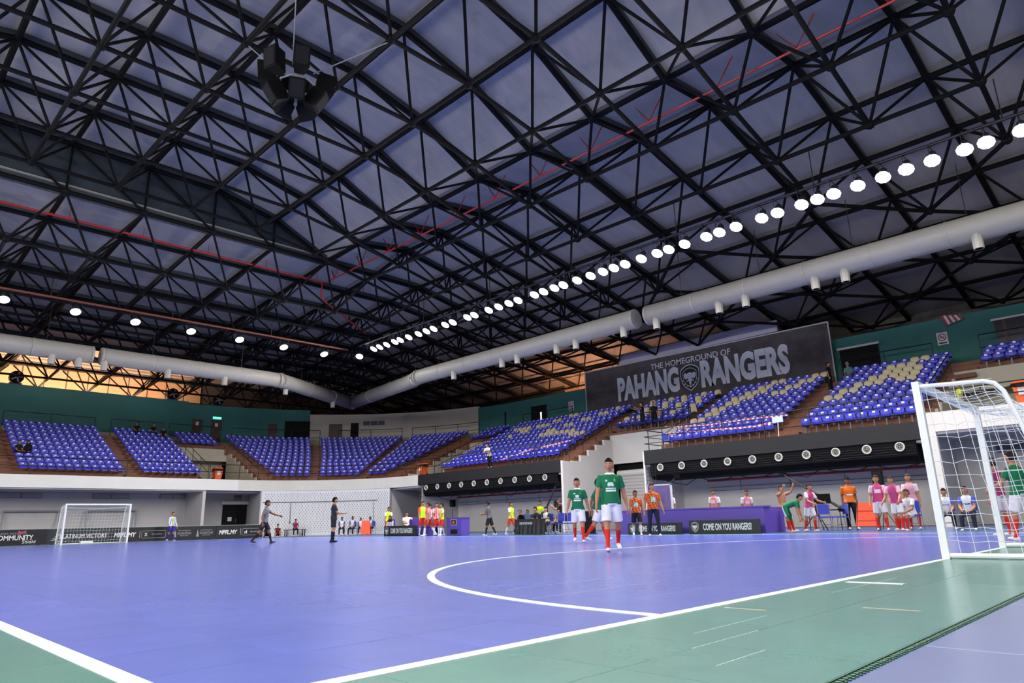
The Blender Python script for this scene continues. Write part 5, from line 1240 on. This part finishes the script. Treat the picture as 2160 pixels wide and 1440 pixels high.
# monitor table, crane and light boom
t = empty('monitor',(25.2,7.75,.72),label='black monitor in front of the white wall',cat='monitor'); obj('screen', MB().box((25.1,7.45,.93),(25.15,8.05,1.28)), M_spk, t); obj('stand', MB().cyl((25.13,7.75,.72),(25.13,7.75,.95),.02,6), M_rail, t); obj('foot', MB().box((25.0,7.6,.72),(25.26,7.9,.735)), M_rail, t)
t = empty('folding_table',(25.2,7.75,0),label='dark folding table under the monitor',cat='table'); obj('table_top', MB().box((24.85,7.0,.69),(25.5,8.3,.72)), M_box, t)
for y in (7.1,8.2):
    for x in (24.9,25.45): obj('leg', MB().cyl((x,y,0),(x,y,.69),.015,6), M_rail, t)
def crane(P0,P1,P2,lab):
    t = empty('camera_crane',P0,label=lab,cat='camera crane'); P0,P1,P2 = map(Vector,(P0,P1,P2)); obj('boom', MB().tube([P1,P2],[.05,.03],6), M_rail, t); obj('mast', MB().cyl((P0.x,P0.y,.5),P0,.035,8), M_rail, t)
    for k in range(3): a = 2*PI*k/3; obj('leg', MB().cyl((P0.x,P0.y,.7),(P0.x+.5*math.cos(a),P0.y+.5*math.sin(a),0),.02,6), M_rail, t)
    obj('counterweight', MB().lathe([(.0,-.1),(.12,-.1),(.12,.1),(0,.1)],10,P1,'Y'), M_rail, t); obj('camera_head', MB().box(P2-Vector((.09,.09,.12)),P2+Vector((.09,.09,.06))), M_spk, t)
crane((25.6,8.2,1.25),(25.4,7.2,.75),(26.2,9.6,2.15),'black camera crane rising beside the monitor'); crane((24.5,14.2,1.3),(24.3,14.4,1.05),(24.6,13.4,2.3),'slanting black boom behind the dugout wall')
crane((23.6,19.9,1.3),(23.6,20.1,.95),(23.7,19.3,2.3),'slanting black boom behind the scorer table')
t = empty('picture_board',(22.7,13.05,0),label='upright framed picture board behind the orange shirted man',cat='picture board'); obj('board_panel', MB().box((22.68,12.55,.75),(22.72,13.6,1.82)), mat('picture_dusk',(120,104,150),.6,var=.3,scale=2), t)
for a,b in (((22.66,12.5,.72),(22.73,12.56,1.86)),((22.66,13.59,.72),(22.73,13.65,1.86)),((22.66,12.5,1.82),(22.73,13.65,1.87)),((22.66,12.5,.72),(22.73,13.65,.76))): obj('frame_bar', MB().box(a,b), M_post, t)
for y in (12.6,13.55): obj('leg', MB().cyl((22.7,y,0),(22.8,y,.75),.02,6), M_rail, t)
t = empty('goal_bay_panel',(22.9,16.9,0),label='black upright panel by the white bay wall behind the green shirted player',cat='panel'); obj('panel_face', MB().box((22.8,16.5,.03),(22.88,17.2,.95)), M_dark, t); obj('panel_foot', MB().box((22.7,16.5,0),(23.0,17.2,.03)), M_rail, t)
# sign on a white post at the rail, red-white barrier tape
t = empty('pole_sign',(29.62,11.0,4.03),label='small pale notice on a white post at the guard rail',cat='sign'); obj('post', MB().cyl((29.58,11.0,4.03),(29.58,10.95,4.75),.02,6), M_post, t); obj('notice', MB().box((29.55,10.7,4.66),(29.57,11.2,4.92)), mat('notice_blue',(190,214,232),.5), t)
M_tapew = mat('tape_white',(236,226,226),.5); M_taper = mat('tape_red',(206,60,66),.5)
def tape(pts,lab):
    t = empty('barrier_tape',pts[0],label=lab,cat='barrier tape'); pts = [Vector(p) for p in pts]; mw,mr = MB(),MB(); k = 0
    for a,b in zip(pts,pts[1:]):
        n = max(1,int((b-a).length/.12))
        for i in range(n):
            p = a+(b-a)*i/n; q = a+(b-a)*(i+1)/n; (mr if k % 2 else mw).prism([p,q,q+Vector((0,0,.06)),p+Vector((0,0,.06))],(.004,0,0)); k += 1
    obj('white_bands',mw,M_tapew,t); obj('red_bands',mr,M_taper,t)
def sp_(y,k,dz=.62,dx=-.25): return (LIPX+row_d(k)+.42+dx,y,row_z(k)+dz)
tape([sp_(30.5,0,.35),sp_(28,1,.62),sp_(25.5,1,.75)],'red-white tape across the front seats of the corner side block'); tape([sp_(29.0,1,.5),sp_(27,1,.7),sp_(25.4,2,.6)],'second red-white tape across the corner side block')
tape([sp_(18.0,1,.9),sp_(15.5,1,.72),sp_(13,1,.75),sp_(11.2,1,.7)],'red-white tape across the second seat row below the banner'); tape([sp_(17.8,0,.8),sp_(15.2,0,.72),sp_(12.6,0,.6),sp_(11.2,0,.75)],'red-white tape along the front seat row below the banner'); tape([sp_(17.6,2,.5),sp_(16,0,.9)],'short red-white tape end beside the lone chair')
# ---------------------------------------------------------------- people
GR,WH,RD,BK = (16,108,72),(232,234,242),(214,46,32),(26,27,32)
PK,OR,YL,GY = (196,70,128),(190,88,34),(206,236,40),(110,112,118)
def green_kit(x,y,z):
    if y < -.02:
        if abs(x) < .055 and (.105 < z < .122 or .13 < z < .142): return (225,235,232)
        if abs(x-.0) < .03 and .155 < z < .20: return (205,225,218)
        if .035 < x < .055 and .21 < z < .235: return (150,170,50)
        if -.055 < x < -.03 and .205 < z < .225: return (190,215,208)
    if z > .283: return (230,235,235)
def orange_kit(x,y,z):
    v = math.sin(x*95+z*40)+math.sin(z*130-x*30)
    if y < -.02 and abs(x) < .045 and .11 < z < .2: return (214,214,214) if v > -.3 else (80,196,150)
    if v > 1.0: return (120,40,24)
    if v < -1.2: return (226,130,50)
def stripes(x,y,z): return (214,50,50) if math.sin(x*150) > 0.1 else None
def gk_kit(x,y,z):
    if y < -.02 and abs(x) < .03: return (196,200,90)
    return (70,90,200) if math.sin(x*140) > .2 else None
def pink_fade(x,y,z): return (236,214,222) if (y < -.02 and abs(x) < .05 and .14 < z < .21) else None
def vest_print(x,y,z): return (60,66,150) if (y < -.03 and abs(x) < .05 and .15 < z < .165) else None
camp = (CAM.x,CAM.y)
ST = dict(larm=(.0,.14,.2),rarm=(.05,.14,.2),lleg=(.03,.07,.03),rleg=(-.03,.07,.03))
SIT = dict(sit=.50,lleg=(1.48,.12,1.45),rleg=(1.42,.16,1.4),larm=(.55,.08,.75,.35),rarm=(.55,.08,.75,.35),lean=.18)
def P(loc,rz,lab,**k):
    k.setdefault('voxel',.02); return person((loc[0],loc[1],loc[2] if len(loc) > 2 else 0.0),rz,lab,**k)
P((9.12,5.26),look((9.06,5.18),camp)+.12,'person in green shirt, white shorts and red socks walking at the penalty arc',H=1.66,shirt=GR,bottom=WH,sock=RD,paint=green_kit,rleg=(.22,.05,.06,.05),lleg=(-.22,.07,.45,-.55),larm=(-.22,.26,.3),rarm=(.2,.24,.28),head=(-.25,.05),voxel=.016,build=1.06)
P((13.25,9.45),look((13.2,9.45),camp)-.05,'person in green shirt and red socks walking just behind the arc player',H=1.68,shirt=GR,bottom=WH,sock=RD,paint=green_kit,lleg=(.2,.05,.05),rleg=(-.2,.06,.4,-.4),larm=(-.2,.25,.2),rarm=(.25,.22,.25),voxel=.018)
P((13.75,9.2),look((0,0),(.7,-.7))+.2,'person in green shirt striding sideways between two green shirted players',H=1.70,shirt=GR,bottom=WH,sock=RD,lleg=(.42,.05,.2,.2),rleg=(-.35,.05,.35,-.4),larm=(-.35,.15,.5),rarm=(.45,.15,.7),lean=.1,voxel=.018)
P((13.0,21.1),look((0,0),(.6,-.25)),'person in black referee kit standing on court with hands held in front',H=1.68,shirt=(38,40,48),bottom=(24,25,32),sock=(22,22,26),shoe=(24,24,26),short_len=.8,larm=(.45,.12,1.1,.3),rarm=(.45,.12,1.1,.3),lleg=(.06,.1,.04),rleg=(-.08,.1,.05),voxel=.018)
P((11.5,23.62),look((0,0),(.7,-.4)),'person in grey shirt and black shorts striding with an arm stretched out',H=1.70,skin='brown',shirt=GY,bottom=(34,34,40),sock=(28,28,32),shoe=(60,60,64),lleg=(.42,.05,.15,.1),rleg=(-.38,.05,.3,-.4),larm=(1.05,.25,.3),rarm=(-.3,.2,.5),haircol=(70,66,64),lean=.1,voxel=.018)
P((14.62,42.3),look((0,0),(.3,-.9)),'person in blue and white goalkeeper kit standing beside the far goal',H=1.74,shirt=WH,paint=gk_kit,bottom=(44,46,160),sock=(44,46,150),long_sleeve=True,sleeve=(206,210,226),larm=(.1,.2,.3),rarm=(.15,.2,.5),lleg=(.15,.05,.05),rleg=(-.15,.06,.2),haircol=(120,100,90))
P((24.27,45.35,.0),look((24.3,45.3),(14,10)),'child in red and blue shirt sitting on the dark bench',H=1.55,shirt=(150,40,70),sleeve=(60,60,150),bottom=BK,pants=True,**dict(SIT,sit=.52))
P((22.0,45.1,.0),look((22,45),(12,20)),'person in black bending over on the floor by the block wall',H=1.6,shirt=BK,bottom=BK,pants=True,sit=.16,lean=.6,lleg=(1.9,.2,2.2),rleg=(1.8,.2,2.2),larm=(1.2,.1,.3),rarm=(1.1,.1,.4),head=(0,.4))
P((22.9,45.3,.0),look((22.9,45.5),(14,20)),'person in dark red shirt sitting on the floor by the block wall',H=1.6,skin='fair',shirt=(92,40,40),bottom=(60,44,40),sit=.15,lean=.1,lleg=(1.9,.2,2.0),rleg=(1.8,.25,2.0),larm=(1.0,.1,.4),rarm=(1.0,.1,.3))
LILAC = (204,208,226)
for n,(x,y,H_,d) in enumerate(((26.1,42.0,1.66,0.1),(26.75,41.6,1.72,-.2),(27.05,41.05,1.5,.2),(27.5,40.35,1.68,-.3))):
    rz = look((x,y),(12,24))+d; lab = ('half hidden by the black clad referee','second in the row by the block wall','smallest in the row','leaning over next to the orange A-board')[n]
    chair(x+.0,y,rz,'blue chair under the seated person '+lab[:28].rsplit(' ',1)[0]+' '+ORD[n]); P((x,y,0),rz,'seated person in white shirt with blue sleeves, '+lab,H=H_,shirt=(218,222,234),sleeve=(70,76,170),bottom=(36,36,44),pants=True,skin='brown',**dict(SIT,lean=.1+.3*(n == 3)))
P((24.5,34.0),look((24.5,34),(9,10)),'person in yellow bib standing behind the seated woman',H=1.72,shirt=YL,sleeve=(232,232,236),bottom=RD,sock=WH,**ST)
P((22.7,31.2,0),look((22.5,31.4),(10,22)),'woman in black headscarf and white top sitting at the end of the purple wall',H=1.56,shirt=(206,200,196),long_sleeve=True,bottom=(52,54,84),pants=True,hair='scarf',haircol=(24,22,26),**dict(SIT,sit=.42,lean=.3)); tagc = chair(22.7,31.2,look((22.5,31.4),(10,22)),'blue chair under the woman in the black headscarf')
P((22.72,29.7,0),look((22.6,30),(12,10)),'man in white shirt lounging on the purple seat wall with an arm spread',H=1.74,skin='tan',shirt=(226,216,208),bottom=(24,24,30),pants=True,**dict(SIT,lean=-.12,larm=(.1,1.3,.2)))
P((23.5,28.6),look((22,28),(10,24)),'person in red and white striped shirt at the edge of the bib group',H=1.70,shirt=WH,paint=stripes,bottom=RD,sock=WH,**ST)
P((22.0,27.35),look((22,27),(16,5)),'tallest person in yellow bib standing side on in front of the purple wall',H=1.82,shirt=YL,sleeve=(214,80,80),bottom=RD,sock=WH,larm=(.3,.1,.4),rarm=(.2,.15,.3),lleg=(.1,.05,.05),rleg=(-.1,.05,.1))
P((21.35,26.0),look((21,26),(12,40)),'person in faded red and white kit walking in front of the bib group',H=1.72,shirt=(226,140,146),bottom=(200,50,40),sock=WH,paint=pink_fade,lleg=(.35,.05,.15),rleg=(-.3,.05,.3,-.3),larm=(-.3,.2,.4),rarm=(.3,.2,.4),haircol=(90,56,48))
P((22.1,26.3),look((22,26),(16,0)),'person in red and white shirt half hidden in the bib group',H=1.70,shirt=(230,190,194),bottom=RD,sock=WH,paint=stripes,haircol=(80,50,44),**ST)
P((21.6,25.25),look((21.9,25.2),(12,30)),'person in yellow bib standing right beside the purple cabinet',H=1.64,shirt=YL,sleeve=(230,200,200),bottom=RD,sock=WH,larm=(.2,.2,.3),rarm=(.1,.2,.3),lleg=(.15,.06,.05),rleg=(-.15,.06,.1))
P((21.6,21.75),look((22,21.7),(18,30)),'person in grey top and black shorts looking down at the hands',H=1.60,skin='brown',shirt=(96,98,104),bottom=(30,30,34),sock=(24,24,28),short_len=.9,larm=(.5,.1,1.2,.2),rarm=(.5,.1,1.1,.2),lleg=(.25,.05,.1),rleg=(-.25,.06,.2),lean=.12,head=(0,.35))
P((22.5,21.2),look((22.2,21.4),(24,0)),'person in yellow bib walking towards the scorer table',H=1.56,shirt=YL,sleeve=(222,222,226),bottom=(214,70,50),sock=WH,lleg=(.3,.05,.1),rleg=(-.3,.05,.2,-.3),larm=(-.2,.15,.3),rarm=(.3,.15,.4),haircol=(70,48,40))
for n,(x,y,H_,kw,lab) in enumerate(((22.95,20.95,1.42,dict(shirt=(28,28,32),hair='cap',haircol=(60,62,66)),'seated person with yellow lanyard and grey cap behind the scorer table end'),(22.95,20.5,1.38,dict(shirt=(60,30,26),skin='brown'),'seated person in dark red behind the scorer table'),
      (22.95,19.95,1.62,dict(shirt=(30,32,38)),'seated person in black behind the open laptop'),(22.95,19.35,1.56,dict(shirt=(220,220,220),sleeve=(30,30,34),skin='fair'),'seated person in white and black shirt behind the scorer table'),(23.2,18.75,1.36,dict(shirt=(104,100,110)),'seated person in grey leaning beside the scorer table'))):
    chair(x+.05,y,FC,'blue chair behind the scorer table, '+ORD[n]+' from the players'); P((x,y,0),FC+(.2 if n % 2 else -.15),lab,H=H_,bottom=BK,pants=True,**dict(SIT,**kw))
P((23.7,20.45),FC,'person in yellow bib standing far behind the scorer table',H=1.56,shirt=YL,bottom=RD,**ST)
P((23.7,19.2),look((23,19),(12,30)),'photographer in black with yellow strap and cap behind the scorer table',H=1.62,shirt=(30,26,26),bottom=BK,pants=True,hair='cap',haircol=(70,66,60),larm=(.9,.15,1.5,.5),rarm=(.9,.15,1.5,.5),lleg=(0,.07,0),rleg=(0,.07,0),paint=lambda x,y,z: (224,190,60) if y < -.02 and abs(abs(x)-.03-.1*max(0,z-.2)) < .008 else None)
P((19.4,11.93),look((19.4,11.9),(8,2)),'slim man in orange patterned jersey walking in front of the dugout board',H=1.58,skin='brown',shirt=OR,paint=orange_kit,bottom=(22,24,32),short_len=.93,sock=(214,206,190),larm=(-.2,.2,.3),rarm=(.3,.18,.4),lleg=(.25,.05,.1),rleg=(-.25,.05,.25,-.3),head=(.3,0))
P((18.4,10.57),look((18.4,10.6),(9,0)),'stout man in orange patterned jersey standing before the picture board',H=1.72,skin='tan',build=1.16,shirt=OR,paint=orange_kit,bottom=(26,30,48),pants=True,larm=(.1,.26,.25),rarm=(0,.24,.25),lleg=(.12,.09,.05),rleg=(-.08,.09,.1),head=(.35,0),haircol=(90,84,80))
for n,(y,H_,lab) in enumerate(((12.73,1.66,'pale pink top standing behind the dugout wall nearest the picture board'),(10.88,1.62,'pink top with face turned down behind the middle of the dugout wall'),(9.62,1.54,'pink top stooping behind the dugout wall end'))):
    P((23.0,y),FC+(-.6,0,.7)[n],'person in '+lab,H=H_,shirt=((226,150,160),(214,140,140),(222,140,146))[n],sleeve=(230,226,230),bottom=WH,sock=RD,paint=pink_fade,haircol=(104,80,70),**dict(ST,lean=(.0,.1,.25)[n],head=(0,(0,.3,.2)[n])))
P((22.6,8.05),look((22.8,8.5),(24,4)),'person in green shirt bending down at the end of the dugout wall',H=1.64,shirt=(24,112,76),bottom=(226,226,230),sock=RD,lean=1.25,lleg=(.3,.06,.1),rleg=(.2,.08,.1),larm=(1.35,.1,.1),rarm=(1.3,.1,.15),head=(0,.1))
P((24.0,8.75),look((24,8.6),(22,4)),'person with raised arms and bare chest behind the bending player',H=1.66,skin='tan',shirt=(180,120,92),sleeve=(176,120,92),bottom=(60,70,130),sock=RD,haircol=(60,40,36),larm=(1.9,.3,.8),rarm=(1.7,.3,.8),lleg=(.1,.08,.1),rleg=(-.1,.08,.1))
P((23.5,7.6),look((23,8),(20,0)),'person in magenta top leaning beside the bending player',H=1.66,shirt=PK,sleeve=(210,196,206),bottom=(222,220,226),sock=RD,lean=.2,lleg=(.2,.1,.3),rleg=(-.1,.1,.2),larm=(.6,.3,.9),rarm=(.6,.2,.8),haircol=(80,50,46))
P((25.6,6.95),look((26,7.2),(10,-2)),'man in orange jersey and black trousers standing with hands behind the back by the stretcher',H=1.90,skin='brown',shirt=(206,104,34),paint=lambda x,y,z: (226,226,226) if y < -.02 and abs(x) < .05 and .11 < z < .135 else None,bottom=(20,20,24),pants=True,larm=(-.35,.12,.5),rarm=(-.35,.12,.5),lleg=(.05,.05,.0),rleg=(-.05,.05,.0),head=(.1,.3))
P((23.6,5.35),FC+.3,'person in magenta top standing next to the black loudspeaker',H=1.80,shirt=PK,sleeve=(206,180,196),bottom=(224,222,228),sock=RD,haircol=(96,66,62),paint=pink_fade,larm=(.3,.25,.4),rarm=(.1,.2,.3),lleg=(.15,.08,.1),rleg=(-.1,.08,.1))
P((23.3,4.75),FC-.2,'person in magenta top bending forward over the bench row',H=1.74,shirt=(190,72,124),sleeve=(220,160,180),bottom=(226,222,228),sock=RD,haircol=(96,66,62),lean=.25,larm=(.6,.25,.5),rarm=(.5,.2,.5),lleg=(.2,.08,.2),rleg=(-.1,.08,.1))
P((24.9,4.75),FC,'person in faded pink top standing behind the seated substitutes',H=1.84,shirt=(204,150,170),sleeve=(206,196,202),bottom=(224,218,224),sock=RD,haircol=(130,100,96),**ST)
for n,(x,y,H_,kw,lab) in enumerate(((24.0,4.55,1.72,dict(shirt=(214,218,226),bottom=(206,206,212),sock=RD,skin='tan',haircol=(110,80,70)),'seated player in white kit with red socks next to the near goal post'),
      (24.2,3.62,1.66,dict(shirt=(226,230,238),sleeve=(70,80,170),bottom=(30,32,44),pants=True,paint=vest_print),'seated person in white vest with blue sleeves nearer the post behind the net'),(24.0,2.98,1.72,dict(shirt=(226,230,238),sleeve=(70,80,170),bottom=(40,42,54),pants=True,paint=vest_print),'seated person in white vest and grey trousers farther along behind the net'))):
    chair(x+.02,y,FC,'blue chair in the row behind the near goal, '+ORD[n]+' from the stretcher'); P((x,y,0),FC+(-.5,.25,.05)[n],lab,H=H_,**dict(SIT,**kw))
P((14.5,.15),look((14.5,.2),(24,20)),'person in green shirt and red socks beyond the near goal net',H=1.62,shirt=GR,bottom=(226,222,228),sock=RD,lleg=(.2,.06,.1),rleg=(-.2,.06,.2,-.3),larm=(.5,.2,.6),rarm=(-.2,.2,.4),haircol=(60,40,40))
P((17.2,.95),look((17,.8),(24,20)),'person in dark pink shirt partly behind the far goal post',H=1.7,shirt=(150,44,96),bottom=(214,200,206),sock=RD,haircol=(80,50,50),**ST)
# spectators in the stands
def seat_spot(sec,t,k,dd=.0): x,y = SP(sec,t,row_d(k)+.40+dd); return (x,y,row_z(k))
for n,(sec,t,k,rz,kw,lab) in enumerate((('far',7.75,3,.35,dict(shirt=(22,22,26),bottom=(26,26,32)),'man in black sitting in the wide far block beside a woman'),('far',8.3,3,-.3,dict(shirt=(16,16,20),bottom=(30,36,80),hair='scarf',haircol=(16,16,20),long_sleeve=True),'woman in black headscarf sitting in the wide far block'),
      ('far',16.15,10,0,dict(shirt=(24,24,28),bottom=(20,20,24)),'person in black sitting alone in the top far row'),('far',17.35,10,.2,dict(shirt=(30,28,30),bottom=(20,20,24)),'person in black sitting in the top far row beside another'),('far',17.9,9,-.2,dict(shirt=(18,18,22),bottom=(20,20,24)),'person in black sitting one row below the top far row'),
      ('long',10.3,9,-PI/2,dict(shirt=(70,130,126),bottom=(120,124,132),hair='cap',haircol=(150,150,156)),'person in teal top and grey cap sitting high up beside the aisle'))):
    P(seat_spot(sec,t,k),rz if sec == 'far' else rz,lab,H=1.66,pants=True,voxel=.024,**dict(SIT,**kw))
P((29.98,30.6,4.03),look((29.9,30.6),(10,26)),'man in white shirt leaning on the guard rail with crossed arms',H=1.72,skin='fair',shirt=(226,220,212),bottom=(24,24,28),pants=True,lean=.55,larm=(1.0,.1,1.1,.6),rarm=(1.0,.1,1.1,.6),lleg=(.15,.05,.5),rleg=(-.1,.06,.05),voxel=.024)
P((LIPX+row_d(5)+.45,21.75,row_z(5)),look((35,21.8),(28,26)),'camera operator in black raising an arm above the deep bay',H=1.78,shirt=(20,20,24),bottom=(24,24,28),pants=True,larm=(1.2,.2,.7),rarm=(1.3,.2,.6),voxel=.024)
P((LIPX+row_d(5)+.45,20.9,row_z(5)),look((35,21),(20,10)),'person in black standing beside the camera operator',H=1.72,shirt=(22,22,26),bottom=(24,24,30),pants=True,voxel=.024,**ST)
t = empty('video_camera',(LIPX+row_d(5)+.35,22.35,row_z(5)),label='video camera on a tripod beside the camera operator',cat='camera'); cx,cy,cz = LIPX+row_d(5)+.35,22.35,row_z(5)
obj('camera_body', MB().box((cx-.22,cy-.07,cz+1.3),(cx+.15,cy+.07,cz+1.46)), M_spk, t); obj('camera_lens', MB().cyl((cx-.22,cy,cz+1.38),(cx-.38,cy,cz+1.38),.05,10), M_spk, t)
for k in range(3): a = 2*PI*k/3; obj('tripod_leg', MB().cyl((cx,cy,cz+1.3),(cx+.4*math.cos(a),cy+.4*math.sin(a),cz),.02,6), M_rail, t)
P((LIPX+row_d(8)+.3,11.05,row_z(8)),look((36,11),(36,0)),'person in black walking down the aisle at the end of the banner',H=1.66,shirt=(22,22,26),bottom=(22,22,26),pants=True,voxel=.024,**ST)
P((31.9,4.2,4.03),look((32,4.7),(31,8)),'person in yellow vest climbing the gangway stairs behind the near goal',H=1.76,shirt=(206,226,60),bottom=(40,44,64),pants=True,voxel=.024,**ST)
bpy.data.scenes.remove(TMP)
